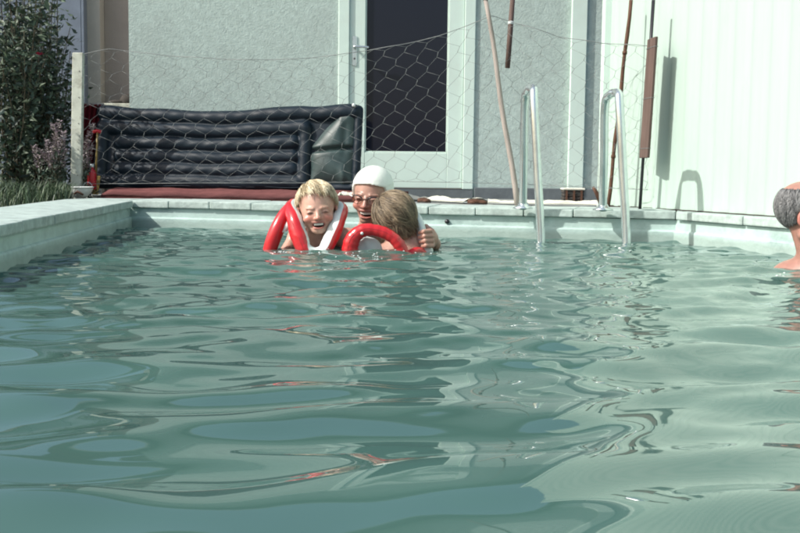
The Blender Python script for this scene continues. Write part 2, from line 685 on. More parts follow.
lr1, lr2 = G(541, 243, 0.0), G(626, 245.5, 0.0)
RINGS = [(lr1.x, lr1.y, 0.0022, 0.055, 0.08), (lr2.x, lr2.y, 0.0022, 0.055, 0.08), (-0.34, 4.3, 0.003, 0.09, 0.2),
         (-0.05, 4.25, 0.003, 0.1, 0.2), (1.35, 3.6, 0.003, 0.1, 0.2)]
yy = [-2.2, -1.6, -1.1, -0.7, -0.3, 0.0, 0.3, 0.5, 0.7]
yv = np.concatenate([np.array(yy), np.arange(0.78, 5.98, 0.0115)])
na = 270
rows = []
for y in yv:
    xl = along(A_, D_, float(y)).x - 0.1
    xr = along(B_, E_, float(y)).x + 0.1
    xs = np.linspace(xl, xr, na)
    rows.append(np.stack([xs, np.full(na, y)], -1))
gw = np.stack(rows)
# keep the far edge inside the far wall
nx, ny = outs['far'].x, outs['far'].y
dd = (gw[..., 0] - A_.x) * nx + (gw[..., 1] - A_.y) * ny
over = np.clip(dd - 0.06, 0, None)
gw[..., 0] -= over * nx
gw[..., 1] -= over * ny
zz = water_height(gw[..., 0], gw[..., 1])
vv = np.concatenate([gw, zz[..., None]], -1).reshape(-1, 3)
ii = np.arange(len(yv) * na).reshape(len(yv), na)
ff = np.stack([ii[:-1, :-1], ii[:-1, 1:], ii[1:, 1:], ii[1:, :-1]], -1).reshape(-1, 4)
water = mesh('water', vv, ff, 'water', None, True)
tag(water, 'rippled teal pool water filling the foreground', kind='structure')

# ------------------------------------------------------------------ ground
gz = CT - 0.03
ground_pts = [(-60, -60), (60, -60), (60, 60), (-60, 60)]
hole = [A_ + (outs['far'] + outs['left']) * 0.15, B_ + (outs['far'] + outs['right']) * 0.1, E_ + (outs['near'] + outs['right']) * 0.1, D_ + (outs['near'] + outs['left']) * 0.15]
gv = [(-60, 60, gz), (60, 60, gz), (60, -60, gz), (-60, -60, gz)] + [(p.x, p.y, gz) for p in hole]
gf = [(0, 4, 5, 1), (1, 5, 6, 2), (2, 6, 7, 3), (3, 7, 4, 0)]
tag(mesh('ground', gv, gf, 'ground'), 'bare soil around the pool', kind='structure')
# concrete terrace between coping and house
t0 = A_ + outs['far'] * (COPW + 0.004)
t1 = B_ + outs['far'] * (COPW + 0.004)
tl = t0 + (t0 - t1).normalized() * 0.12
trr = t1 + (t1 - t0).normalized() * 1.2
terr = [tl, trr, Vector((3.0, 7.4, 0)), Vector((-2.25, 7.4, 0))]
tag(hexa('terrace', [Vector((p.x, p.y, CT - 0.1)) for p in terr] + [Vector((p.x, p.y, CT - 0.006)) for p in terr], 'deck'), 'grey concrete terrace between pool and house', kind='structure')

# ------------------------------------------------------------------ house
HY = 7.35                       # front wall plane
wl = P(130, 150, HY).x
wr = P(640, 150, HY).x
EAVE = 3.15
house = thing('house', (0, HY, 0), 'grey stucco house with a white glazed door behind the pool', 'house')
dl, dr = P(338, 120, HY).x, P(474, 120, HY).x       # door frame
DZ0 = P(405, 188.6, HY).z
DZ1 = 2.25
# wall pieces around the door opening
box('wall', (wl, HY, 0.0), (dl, HY + 0.3, EAVE), 'stucco', house)
box('wall', (dr, HY, 0.0), (wr, HY + 0.3, EAVE), 'stucco', house)
box('wall', (dl, HY + 0.001, DZ1), (dr, HY + 0.299, EAVE), 'stucco', house)
box('door_step', (dl + 0.002, HY - 0.02, 0.0), (dr - 0.002, HY + 0.28, DZ0 - 0.004), 'plinth', house)
box('plinth', (dr + 0.01, HY - 0.025, 0.0), (wr, HY - 0.001, P(520, 188, HY).z), 'plinth', house, 0.004)
box('plinth', (wl, HY - 0.02, 0.0), (dl - 0.01, HY - 0.001, 0.2), 'plinth', house, 0.004)
# side wall of the recess and the beige wall further back
box('side_wall', (wl, HY + 0.302, 0.0), (wl + 0.28, HY + 1.2, EAVE), 'beige', house)
RY = HY + 0.95
rb0, rb1 = P(105, 60, RY).x, P(133, 60, RY).x
box('recess_wall', (rb0, RY, 0.0), (rb1 + 0.1, RY + 0.2, EAVE - 0.01), 'beige', house)
rb2 = P(84, 60, RY - 0.12).x
box('recess_pillar', (rb2, RY - 0.12, 0.0), (rb0 - 0.002, RY + 0.2, EAVE - 0.02), 'pillar', house)
# ledge inside the recess
lz = P(118, 103.5, RY - 0.2).z
box('ledge', (rb0 + 0.002, RY - 0.22, lz - 0.05), (rb1 + 0.09, RY - 0.002, lz), 'postpaint', house, 0.004)
# roof with fascia and gutter
roof = hexa('roof', [(-2.7, HY - 0.28, EAVE + 0.0), (3.3, HY - 0.28, EAVE), (3.3, HY + 3.5, EAVE + 1.1), (-2.7, HY + 3.5, EAVE + 1.1),
                     (-2.7, HY - 0.30, EAVE + 0.12), (3.3, HY - 0.30, EAVE + 0.12), (3.3, HY + 3.5, EAVE + 1.22), (-2.7, HY + 3.5, EAVE + 1.22)], 'roof', house)
tube('gutter', [(-2.7, HY - 0.35, EAVE + 0.06), (3.3, HY - 0.35, EAVE + 0.05)], 0.055, 'plinth', roof, 10)
# door
fr = 0.075
doorp = box('door_frame', (dl, HY - 0.012, DZ0), (dl + fr, HY + 0.06, DZ1 - 0.002), 'white', house, 0.004)
box('door_frame', (dr - fr, HY - 0.014, DZ0), (dr - 0.0, HY + 0.06, DZ1 - 0.002), 'white', house, 0.004)
box('door_frame', (dl + fr + 0.001, HY - 0.012, DZ1 - fr), (dr - fr - 0.001, HY + 0.06, DZ1 - 0.003), 'white', house, 0.004)
door = thing('door', (0, 0, 0), None, None)
door.parent = house
gl0, gl1 = P(365, 90, HY).x, P(448, 90, HY).x
gzb = P(405, 152.7, HY).z
ya, yb = HY + 0.004, HY + 0.045
door.location = (0, -HY, 0)     # door geometry is written in world space
door.location = (0, 0, 0)


def hp(name, lo, hi, m, bevel=0.003):
    return box(name, lo, hi, m, door, bevel)


hp('door_stile', (dl + fr + 0.003, ya, DZ0 + 0.006), (gl0, yb, DZ1 - fr - 0.004), 'white')
hp('door_stile', (gl1, ya, DZ0 + 0.006), (dr - fr - 0.003, yb, DZ1 - fr - 0.004), 'white')
hp('door_rail', (gl0 + 0.0005, ya + 0.001, DZ0 + 0.006), (gl1 - 0.0005, yb, gzb), 'white')
hp('door_rail', (gl0 + 0.0005, ya + 0.001, DZ1 - fr - 0.12), (gl1 - 0.0005, yb, DZ1 - fr - 0.004), 'white')
box('glass_pane', (gl0 + 0.0005, ya + 0.022, gzb + 0.0005), (gl1 - 0.0005, ya + 0.028, DZ1 - fr - 0.1205), 'glass', door)
for (xa, xb) in ((gl0, gl0 + 0.009), (gl1 - 0.009, gl1)):
    hp('glazing_bead', (xa + 0.0008, ya + 0.008, gzb + 0.01), (xb - 0.0008, ya + 0.0215, DZ1 - fr - 0.121), 'white', 0.002)
hp('glazing_bead', (gl0 + 0.0008, ya + 0.009, gzb + 0.0008), (gl1 - 0.0008, ya + 0.0215, gzb + 0.009), 'white', 0.002)
hx, hz0, hz1 = P(354.5, 50, HY).x, P(355, 66, HY).z, P(355, 36, HY).z
hp('handle_plate', (hx - 0.017, ya - 0.007, hz0), (hx + 0.017, ya - 0.0005, hz1), 'steel')
hzc = P(355, 47.5, HY).z
tube('door_handle', spline([(hx, ya - 0.004, hzc), (hx, ya - 0.05, hzc), (hx + 0.02, ya - 0.058, hzc), (hx + 0.10, ya - 0.056, hzc - 0.004)], 5), 0.009, 'steel', door, 8)
tube('keyhole', [(hx, ya - 0.0075, hz0 + 0.05), (hx, ya - 0.0088, hz0 + 0.05)], 0.007, 'darkplastic', door, 8)
# white trim board and the shaded strip right of it
tx0, tx1 = P(569, 100, HY).x, P(584.5, 100, HY).x
box('trim_board', (tx0, HY - 0.036, P(570, 194, HY).z), (tx1, HY - 0.001, EAVE - 0.02), 'white', house, 0.004)
box('corner_strip', (tx1 + 0.002, HY - 0.012, 0.1), (P(601, 100, HY).x, HY - 0.002, EAVE - 0.02), 'stucco', house, 0.003)

# blue-grey outbuilding made up left of the recess, added to shade it
sx1 = P(84.5, 60, 8.1).x
added_shed = thing('added_shed', (sx1 - 1.0, 8.1, 0), 'made-up dark blue grey outbuilding behind the shrubs, shading the recess', 'added_shed')
nb = 9
for i in range(nb):
    a = sx1 - 0.02 - (i + 1) * 0.2
    box('board', (a + 0.002, 8.1, 0.0), (a + 0.198, 8.12, 2.6), 'bluewall', added_shed, 0.003)
box('side_wall', (sx1 - 0.02, 8.1, 0.0), (sx1, 9.2, 2.6), 'bluewall', added_shed, 0.003)
box('roof', (sx1 - 2.0, 7.95, 2.602), (sx1 + 0.05, 9.3, 2.68), 'roof', added_shed)

# ------------------------------------------------------------------ corrugated wall on the right
cd = (E_ - B_).normalized()
cn = -outs['right']
c0 = B_ + outs['right'] * 0.045 + up * CT
s_far = (5.76 - c0.y) / cd.y
s_near = 4.4
corr = thing('corrugated_wall', c0 + cd * s_far, 'tall white corrugated sheet wall standing along the right side of the pool', 'wall')


def corr_sheet(s0, s1, off):
    pitch, amp = 0.125, 0.0075
    n = max(8, int((s1 - s0) / pitch * 12))
    v, f = [], []
    for th in (0.0, 0.0025):
        for i in range(n + 1):
            s = s0 + (s1 - s0) * i / n
            u = (s / pitch) % 1.0
            prof = amp * math.tanh(1.6 * math.cos(2 * math.pi * u)) + off
            p = c0 + cd * s + cn * (prof - th)
            p.z = 0
            for z in (CT + 0.006, 1.0, 2.75):
                v.append((p.x + 0.004 * math.sin(3 * s + z), p.y, z))
    m_ = (n + 1) * 3
    for i in range(n):
        for j in range(2):
            a = i * 3 + j
            f.append((a, a + 3, a + 4, a + 1))
            a += m_
            f.append((a, a + 1, a + 4, a + 3))
    rimq = [((i * 3 + j), (i * 3 + 3 + j)) for i in range(n) for j in (0, 2)] + [(i * 3 + j, i * 3 + j + 1) for i in (0, n) for j in (0, 1)]
    for a, b in rimq:
        b0_ = len(v)
        v += [v[a], v[b], v[b + m_], v[a + m_]]
        f.append((b0_, b0_ + 1, b0_ + 2, b0_ + 3))
    return mesh('corrugated_sheet', v, f, 'corr', corr, True)


s = s_far
k = 0
while s < s_near:
    corr_sheet(s - 0.02, s + 0.86, 0.003 * (k % 2))
    s += 0.84
    k += 1
pe = c0 + cd * (s_far - 0.03)
box('end_post', (pe.x - 0.035, pe.y - 0.035, CT - 0.01), (pe.x + 0.035, pe.y + 0.035, 2.8), 'white', corr, 0.004)
bt = [c0 + cd * s_far - cn * 0.03, c0 + cd * s_near - cn * 0.03, c0 + cd * s_near - cn * 0.1, c0 + cd * s_far - cn * 0.1]
for zc in (0.32, 1.4, 2.5):
    hexa('rail', [Vector((p.x, p.y, zc)) for p in bt] + [Vector((p.x, p.y, zc + 0.06)) for p in bt], 'wood', corr)
# dark gap strip under the sheets
gs = [c0 + cd * s_far + cn * 0.008, c0 + cd * s_near + cn * 0.008, c0 + cd * s_near - cn * 0.05, c0 + cd * s_far - cn * 0.05]
hexa('sole_plate', [Vector((p.x, p.y, CT - 0.05)) for p in gs] + [Vector((p.x, p.y, CT + 0.009)) for p in gs], 'basket', corr)

# ------------------------------------------------------------------ pool ladder
lad = thing('pool_ladder', G(583, 239, 0), 'shiny steel pool ladder with two hooped rails at the far wall', 'ladder')


def rail_pts(top, front, back):
    f0 = G(*front, 0.0)
    yb_ = f0.y + 0.30
    b0 = P(*back, yb_)
    t0_ = P(*top, f0.y + 0.11)
    return f0, b0, t0_


for (front, top, back) in (((541, 243), (531.5, 87), (523, 206)), ((626.5, 245.5), (615.5, 91.5), (603, 207.5))):
    f0 = G(*front, 0.0)
    b0 = P(*back, f0.y + 0.30)
    b0.z = CT
    tf = P(front[0] - 7, top[1] + 12, f0.y + 0.03)
    tb = P(back[0] + 2.0, top[1] + 14, f0.y + 0.2)
    tt_ = P(top[0], top[1] + 2.2, f0.y + 0.11)
    pth = [f0 + Vector((0.006, 0, -0.7)), f0 + Vector((0.003, 0, -0.3)), f0, f0.lerp(tf, 0.5), tf.lerp(tt_, 0.0),
           tf.lerp(tt_, 0.62) + Vector((0.006, 0, 0.016)), tt_ + Vector((0, 0, 0.004)), tb.lerp(tt_, 0.62) + Vector((-0.006, 0, 0.016)), tb, tb.lerp(b0, 0.5), b0]
    tube('rail', spline(pth, 8), 0.0195, 'steel', lad, 14)
    lathe('flange', [(0.05, 0), (0.05, 0.006), (0.03, 0.014), (0.022, 0.03)], (b0.x, b0.y, CT + 0.002), 'steel', lad, 16)
fa, fb = G(541, 243, 0.0), G(626.5, 245.5, 0.0)
for zt in (-0.16, -0.42):
    a, b = fa + up * zt, fb + up * zt
    hexa('tread', [a - outs['far'] * 0.04, b - outs['far'] * 0.04, b + outs['far'] * 0.04, a + outs['far'] * 0.04,
                   a - outs['far'] * 0.04 + up * 0.025, b - outs['far'] * 0.04 + up * 0.025, b + outs['far'] * 0.04 + up * 0.025, a + outs['far'] * 0.04 + up * 0.025], 'steel', lad, 0.005)

# ------------------------------------------------------------------ wire netting fence
YL = 6.35
pb = P(76, 186, YL)
pt = P(78.5, 53, YL)
fence = thing('wire_fence', (pb.x, pb.y, CT - 0.03), 'sagging hexagonal wire netting fence strung behind the pool edge', 'fence')
pb.z = CT - 0.05
v, f = [], []
wv = 0.031
vecs = [(-wv, -0.02), (wv, -0.02), (wv, 0.02), (-wv, 0.02)]
o = hexa('fence_post', [pb + Vector((a, b, 0)) for a, b in vecs] + [pt + Vector((a, b, 0)) for a, b in vecs], 'postpaint', fence, 0.003)
for i in range(5):
    t = 0.2 + i * 0.17
    c = pb.lerp(pt, t) + Vector((0.012, -0.0205, 0))
    tube('post_hole', [c, c + Vector((0, -0.002, 0))], 0.003, 'darkplastic', o, 8)

# fence line: left post -> leaning pole -> brown rod -> corrugated wall
key = [(78, YL), (300, 5.95), (505, 5.62), (618, 5.42), (648, 5.28)]
top_px = [(78, 55), (110, 49), (170, 56), (240, 60), (300, 59), (345, 54), (400, 45), (440, 36), (492, 16), (530, 27), (560, 37), (600, 43), (650, 46)]
bot_px = [(78, 184), (200, 183), (300, 183), (400, 181.5), (480, 183), (560, 186), (650, 190)]


def interp(tab, x):
    return float(np.interp(x, [a for a, _ in tab], [b for _, b in tab]))


def net_pt(u, vfrac):
    """u: photo column of the undistorted fence, vfrac 0 bottom .. 1 top"""
    Y = interp(key, u)
    a, b = P(u, interp(bot_px, u), Y), P(u, interp(top_px, u), Y)
    q = a.lerp(b, vfrac)
    q.y += 0.02 * math.sin(u * 0.05) * math.sin(vfrac * 3) + 0.012 * math.sin(u * 0.13 + vfrac * 4)
    return q


CW, NR = 21.0, 12
nv, nf = [], []


def wire_seg(a, b, r, sides=4):
    global nv, nf
    vv_, ff_ = tube_data([a, b], r, sides)
    base = len(nv)
    nv += vv_
    nf += [tuple(i + base for i in q) for q in ff_]


def node(i, j, kind):
    # kind 0: lower end of a twist, 1: upper end; rows j, columns i
    uu = 80 + (i + (0.5 if j % 2 else 0.0)) * CW
    vr = (j + (0.27 if kind == 0 else 0.70)) / NR
    rr = random.Random(i * 971 + j * 31 + kind)
    uu += rr.uniform(-0.9, 0.9) + (1.1 if kind else -0.9) + 1.2 * math.sin(j * 0.7 + i * 0.13)
    vr += rr.uniform(-0.006, 0.006) + 0.008 * math.sin(i * 0.4 + j * 0.3)
    return net_pt(min(max(uu, 78), 648), min(max(vr, 0), 1))


ncol = int((648 - 80) / CW)
for j in range(NR):
    for i in range(ncol + 1):
        lo_, hi_ = node(i, j, 0), node(i, j, 1)
        wire_seg(lo_, hi_, 0.0012)
        # from the top of this twist to the bottoms of the two twists above
        if j + 1 < NR:
            for di in ((0, 1) if j % 2 else (-1, 0)):
                if 0 <= i + di <= ncol:
                    wire_seg(hi_, node(i + di, j + 1, 0), 0.0007)
        else:
            uu = 80 + (i + (0.5 if j % 2 else 0.0)) * CW
            for du in (-CW / 2, CW / 2):
                wire_seg(hi_, net_pt(min(max(uu + du, 78), 648), 1.0), 0.0007)
        if j == 0:
            uu = 80 + i * CW
            for du in (-CW / 2, CW / 2):
                wire_seg(lo_, net_pt(min(max(uu + du, 78), 648), 0.0), 0.0007)
mesh('netting', nv, nf, 'wire', fence, True)
tube('top_wire', [net_pt(78 + 570 * i / 120, 1.0) for i in range(121)], 0.0018, 'wire', fence, 5)
tube('bottom_wire', [net_pt(78 + 570 * i / 120, 0.0) for i in range(121)], 0.0016, 'wire', fence, 5)

# ------------------------------------------------------------------ poles leaning behind the ladder
pbm = P(517.5, 206, 5.50)
pbm.z = CT + 0.003
ptm = P(486, 0, 5.62)
pole = thing('leaning_pole', pbm, 'thin weathered pole leaning left beside the left ladder rail', 'pole')
tube('shaft', [pbm.lerp(ptm, i / 10) + Vector((0.004 * math.sin(i), 0, 0)) for i in range(11)], [0.0155 - 0.0004 * i for i in range(11)], 'polewood', pole, 10)
tube('tip_cap', [ptm, ptm + (ptm - pbm).normalized() * 0.02], 0.016, 'darkplastic', pole, 10)

rb = P(608, 207, 5.44)
rb.z = CT + 0.004
rt = P(631, 0, 5.40)
rod = thing('thin_rod', rb, 'thin brown rod leaning behind the right ladder rail', 'rod')
tube('shaft', [rb.lerp(rt, i / 12) + Vector((0.0025 * math.sin(i * 1.3), 0, 0)) for i in range(13)], [0.0095 + 0.0012 * (i % 3 == 1) for i in range(13)], 'brown', rod, 8)
for i in (3, 6, 9):
    c = rb.lerp(rt, i / 12)
    tube('knot', [c - up * 0.008 + Vector((0.0025 * math.sin(i * 1.3), 0, 0)), c + up * 0.008 + Vector((0.0025 * math.sin(i * 1.3), 0, 0))], 0.0125, 'brown', rod, 8)

bb = P(640, 206, 5.24)
bb.z = CT + 0.004
bt_ = P(653.5, 0, 5.20)
bstick = thing('board_on_rod', bb, 'dark rod carrying a narrow brown wooden board before the white corrugated wall', 'pole')
tube('shaft', [bb, bb.lerp(bt_, 0.5), bt_], [0.008, 0.008, 0.009], 'darkplastic', bstick, 8)
q0, q1 = P(644.5, 158, 5.20), P(652.8, 38, 5.18)
wx_, wy_ = -0.08 * 0.062, 0.99 * 0.062
vecs = [(-wx_ - 0.008, -wy_), (-wx_ + 0.008, -wy_ + 0.003), (wx_ + 0.008, wy_ + 0.003), (wx_ - 0.008, wy_)]
brd = hexa('board', [q0 + Vector((a, b, 0)) for a, b in vecs] + [q1 + Vector((a * 0.95, b, 0)) for a, b in vecs], 'wood', bstick, 0.003)
for t in (0.08, 0.5, 0.92):
    c = q0.lerp(q1, t)
    tube('wire_binding', [c + Vector((x, y, 0)) for x, y in [(a * 1.08, b_ * 1.04) for a, b_ in vecs]], 0.0015, 'wire', brd, 5, True)

hb, ht = P(507.5, 68, 7.0), P(513, 0, 7.0)
topz = EAVE - 0.01
ht2 = hb + (ht - hb) * ((topz - hb.z) / (ht.z - hb.z))
ht2.y = HY - 0.2
hs = thing('hanging_stick', ht2, 'short brown stick hanging from the eave above the leaning pole', 'stick')
mid = hb.lerp(ht2, 0.23)
tube('stick', [hb, hb.lerp(mid, 0.5), mid], [0.017, 0.018, 0.016], 'wood', hs, 10)
tube('tape_band', [hb.lerp(mid, 0.58), hb.lerp(mid, 0.62)], 0.0192, 'whitev', hs, 10)
tube('cord', [mid, ht2], 0.009, 'wood', hs, 8)

# ------------------------------------------------------------------ red mat
m_a = A_ + d_far * -0.36 + outs['far'] * (COPW + 0.012)
Lm = (P(372, 200, 5.75) - A_).dot(d_far)
m_b = A_ + d_far * Lm + outs['far'] * (COPW + 0.012)
nm = 40
v, f = [], []
for i in range(nm + 1):
    for j in range(9):
        p = m_a.lerp(m_b, i / nm) + outs['far'] * (j / 8 * 0.75)
        z = CT + 0.018 + 0.040 * min(1, (j / 2) ** 0.6) + 0.003 * math.sin(i * 0.7 + j) + random.uniform(-0.0015, 0.0015)
        v.append((p.x + random.uniform(-0.003, 0.003), p.y + (random.uniform(-0.006, 0.006) if j in (0, 8) else 0), z))
for i in range(nm):
    for j in range(8):
        a = i * 9 + j
        f.append((a, a + 9, a + 10, a + 1))
n0 = len(v)
v += [(x, y, CT - 0.004) for x, y, z in v]
for i in range(nm):
    for j in (0, 8):
        a, b = i * 9 + j, (i + 1) * 9 + j
        f.append((a, b, b + n0, a + n0))
for j in range(8):
    for i in (0, nm):
        a, b = i * 9 + j, i * 9 + j + 1
        f.append((a, b, b + n0, a + n0))
tag(mesh('red_mat', v, f, 'redmat', None, True), 'faded red pad lying under the dark air mattress', 'mat')

# ------------------------------------------------------------------ air mattress, standing on its long edge
ML, MR = P(93, 186.5, 6.62), P(359, 191.5, 6.30)
ML.z = MR.z = CT + 0.055
mdir = (MR - ML)
mw_ = mdir.length
mdir.normalize()
mn = Vector((mdir.y, -mdir.x, 0))
if mn.y > 0:
    mn = -mn
lean = 0.16
mup = (up * math.cos(lean) - mn * math.sin(lean)).normalized()
mh_l = (P(93, 105, 6.68) - ML).length
mh_r = (P(357, 103, 6.36) - MR).length
MH = (mh_l + mh_r) / 2 - 0.005
matt = thing('air_mattress', (ML + MR) / 2, 'dark navy inflatable air mattress standing on edge against the house wall', 'air mattress')


def to_world(v):
    B = np.array([list(mdir), list(mup), list(mup.cross(mdir) if (mup.cross(mdir)).dot(mn) < 0 else mup.cross(mdir))], np.float32)
    front = mdir.cross(mup)
    if front.dot(mn) < 0:
        front = -front
    B = np.array([list(mdir), list(mup), list(front)], np.float32)
    return v @ B + np.array(ML, np.float32)


def edge_top(u):
    # outline of the top edge: a lazy wave, dipping in the middle and rising to the right corner
    t = u / mw_
    return MH * (0.985 - 0.055 * np.exp(-((t - 0.42) / 0.25) ** 2) + 0.02 * np.exp(-((t - 0.05) / 0.08) ** 2) + 0.035 * np.exp(-((t - 0.95) / 0.08) ** 2)
                 + 0.012 * np.exp(-((t - 0.78) / 0.04) ** 2))


def mat_sdf(p, pillow):
    u, v_, w_ = p[..., 0], p[..., 1], p[..., 2]
    vs = v_ / edge_top(u) * MH                     # follow the wavy outline
    vs = vs + 0.004 * np.sin(u * 9)
    q = np.stack([u, vs, w_], -1)
    xr = mw_ * 0.80

    def rod_(u0, u1, vc, r, bulge=0.0):
        rr = r * (1 + 0.05 * np.sin(u * 17 + vc * 40))
        return s_cap(q, (u0 + r, vc, bulge), (u1 - r, vc, bulge), r, r) - (rr - r)
    if not pillow:
        r = MH / 12.2
        d = rod_(0.0, mw_ - 0.005, MH - r * 1.05, r * 1.1)
        d = smin(d, rod_(0.01, mw_ * 0.82, MH - r * 3.2, r * 1.12), 0.018)
        for kk, c_ in enumerate((5.35, 7.4, 9.3)):
            d = smin(d, rod_(mw_ * 0.075, xr - 0.03, MH - r * c_, r * 1.08), 0.014)
        d = smin(d, rod_(0.0, xr + 0.01, r * 1.05, r * 1.15), 0.012)
        # vertical end chambers
        d = smin(d, s_cap(q, (r * 1.1, r * 1.4, 0.0), (r * 1.2, MH - r * 3.0, 0.0), r * 1.15, r * 1.05), 0.012)
        d = smin(d, s_cap(q, (xr, r * 1.4, 0.0), (xr, MH - r * 3.4, 0.0), r * 1.0, r * 1.0), 0.012)
        # back web that closes the bed
        slab = np.maximum(np.maximum(np.abs(u - mw_ / 2) - mw_ / 2 + 0.02, np.abs(vs - MH / 2) - MH / 2 + 0.02), np.abs(w_ + 0.015) - 0.022)
        d = smin(d, slab, 0.012)
        # piping round the pillow end
        for a, b in (((mw_ - 0.022, 0.02, 0), (mw_ - 0.022, MH - 0.03, 0)), ((xr + 0.02, 0.022, 0), (mw_ - 0.022, 0.022, 0))):
            d = smin(d, s_cap(q, a, b, 0.026, 0.026), 0.01)
        # pinch creases
        d = d + 0.0016 * np.sin(u * 60 + 3 * np.sin(vs * 30)) * (0.5 + 0.5 * np.sin(vs * 70))
        return d
    cx = mw_ * 0.895
    hw = mw_ * 0.092
    # left edge of the pillow runs obliquely: wide at the bottom, narrow towards the top
    lc = mw_ * 0.815 + np.clip((vs - MH * 0.52) / (MH * 0.4), 0, 1) * mw_ * 0.105
    dl_ = lc - u
    dr_ = u - (mw_ - 0.03)
    dt_ = vs - MH * 0.93
    db_ = MH * 0.07 - vs
    inside = np.minimum(np.minimum(-dl_, -dr_), np.minimum(-dt_, -db_))
    crease = np.exp(-((vs - MH * 0.48 - (u - cx) * 0.05) / 0.012) ** 2) * 0.03
    hgt = 0.058 * (1 - np.exp(-np.clip(inside, 0, None) / 0.05)) - crease + 0.003 * np.sin(u * 23 + vs * 31) + 0.012 * np.exp(-((u - mw_ * 0.945) / 0.02) ** 2) * np.sin(vs / MH * 6.28 + 1)
    d = np.maximum((w_ - hgt + 0.0) * 0.7, -inside)
    return np.maximum(d, -(w_ + 0.02))


def mat_part(name, pillow, m, lo, hi, h):
    v, f = surface_nets(lambda p: mat_sdf(p, pillow), lo, hi, h)
    v = to_world(v.astype(np.float32))
    return mesh(name, v, f, m, matt, True)


mat_part('bed_chambers', False, 'navy', (-0.03, -0.03, -0.07), (mw_ + 0.03, MH + 0.05, 0.09), 0.0062)
pil = mat_part('pillow', True, 'pillowv', (mw_ * 0.78, 0.0, -0.04), (mw_ + 0.01, MH + 0.03, 0.12), 0.006)
vp = to_world(np.array([[mw_ - 0.045, MH * 0.985, 0.045]], np.float32))[0]
tube('valve', [Vector(vp), Vector(vp) + mn * 0.012], [0.012, 0.009], 'whitev', matt, 10)
seam_p = [to_world(np.array([[mw_ * (0.01 + 0.98 * i / 40), 0.012 + 0.002 * math.sin(i), 0.035]], np.float32))[0] for i in range(41)]
tube('seam', seam_p, 0.0035, 'navy', matt, 5)

# ------------------------------------------------------------------ towels and small things on the terrace edge
def cloth(name, pts, width, height, seed, m, label, cat):
    """crumpled strip of cloth lying along a line of points"""
    r = np.random.default_rng(seed)
    path = spline(pts, 14)
    n, mm = len(path), 13
    ph = r.uniform(0, 6.28, (8,))
    v, f = [], []
    for i, p in enumerate(path):
        t = i / (n - 1)
        d = (path[min(i + 1, n - 1)] - path[max(i - 1, 0)]).normalized()
        side = Vector((-d.y, d.x, 0))
        ww = width * (0.75 + 0.3 * math.sin(7 * t + ph[0]) + 0.15 * math.sin(19 * t + ph[1]))
        hh = height * (0.65 + 0.35 * math.sin(7 * t + ph[2]) * math.sin(13 * t + ph[3]))
        for j in range(mm):
            s_ = j / (mm - 1) * 2 - 1
            env = max(0.0, 1 - abs(s_) ** 3)
            z = env * (hh * (0.75 + 0.25 * math.sin(3 * s_ + 9 * t + ph[4])) + height * (0.18 * math.sin(17 * t + 5 * s_ + ph[5]) + 0.10 * math.sin(33 * t - 7 * s_ + ph[6]))
                       + float(r.normal()) * 0.0007)
            q = p + side * (s_ * ww / 2)
            v.append((q.x, q.y, p.z + max(z, 0.0) + 0.004))
    for i in range(n - 1):
        for j in range(mm - 1):
            a = i * mm + j
            f.append((a, a + mm, a + mm + 1, a + 1))
    n0 = len(v)
    v += [(x, y, path[0].z + 0.001) for x, y, z in v]
    rim = [i * mm for i in range(n)]
    rim2 = [i * mm + mm - 1 for i in range(n)]
    for rr in (rim, rim2):
        for a, b in zip(rr, rr[1:]):
            f.append((a, b, b + n0, a + n0))
    return tag(mesh(name, v, f, m, None, True), label, cat)


zt = CT + 0.002
cloth('towel', [G(386, 198, zt), G(410, 199.5, zt), G(440, 201, zt), G(478, 202.5, zt)], 0.22, 0.034, 3, 'towel', 'crumpled white towel on the pool edge below the white door', 'towel')
cloth('towel', [G(488, 203, zt), G(520, 203.5, zt), G(560, 204.5, zt), G(596, 205, zt)], 0.16, 0.026, 9, 'towel', 'long flattened white towel on the pool edge behind the ladder', 'towel')
cloth('cloth_scrap', [G(341, 195.6, zt + 0.05), G(349, 195.5, zt + 0.05), G(357, 196, zt + 0.05)], 0.07, 0.018, 5, 'towel', 'small white cloth scrap on the red mat by the mattress pillow end', 'cloth')


def shoe(base, ln, direction, m, label):
    t = thing('sandal', base, label, 'shoe')
    d = direction.normalized()

    def fn(p):
        q = p - np.array(base, np.float32)
        u = q @ np.array(d, np.float32)
        sd_ = q @ np.array((-d.y, d.x, 0), np.float32)
        z = q[..., 2]
        qq = np.stack([u, sd_, z], -1)
        a = s_ell(qq, (-ln * 0.2, 0, 0.012), (ln * 0.30, 0.036, 0.022))
        b = s_ell(qq, (ln * 0.22, 0, 0.008), (ln * 0.32, 0.042, 0.016))
        dd_ = smin(a, b, 0.02)
        hole_ = s_ell(qq, (-ln * 0.22, 0, 0.042), (ln * 0.2, 0.024, 0.024))
        dd_ = smax(dd_, -hole_, 0.006)
        return np.maximum(dd_, -(z - 0.004))
    L = ln * 0.65
    b = np.array(base)
    sdf_obj('upper', fn, b - (L, L, 0.01), b + (L, L, 0.09), 0.005, m, t)
    v, f = [], []
    n = 24
    for z in (0.0, 0.008):
        for i in range(n):
            th = 2 * math.pi * i / n
            u = math.cos(th) * ln * 0.53
            s_ = math.sin(th) * 0.04 * (1 + 0.15 * math.cos(th))
            pnt = base + d * u + Vector((-d.y, d.x, 0)) * s_
            v.append((pnt.x, pnt.y, base.z + z))
    f.append(tuple(range(n))[::-1])
    f.append(tuple(range(n, 2 * n)))
    for i in range(n):
        f.append((i, (i + 1) % n, n + (i + 1) % n, n + i))
    mesh('sole', v, f, 'basket', t)


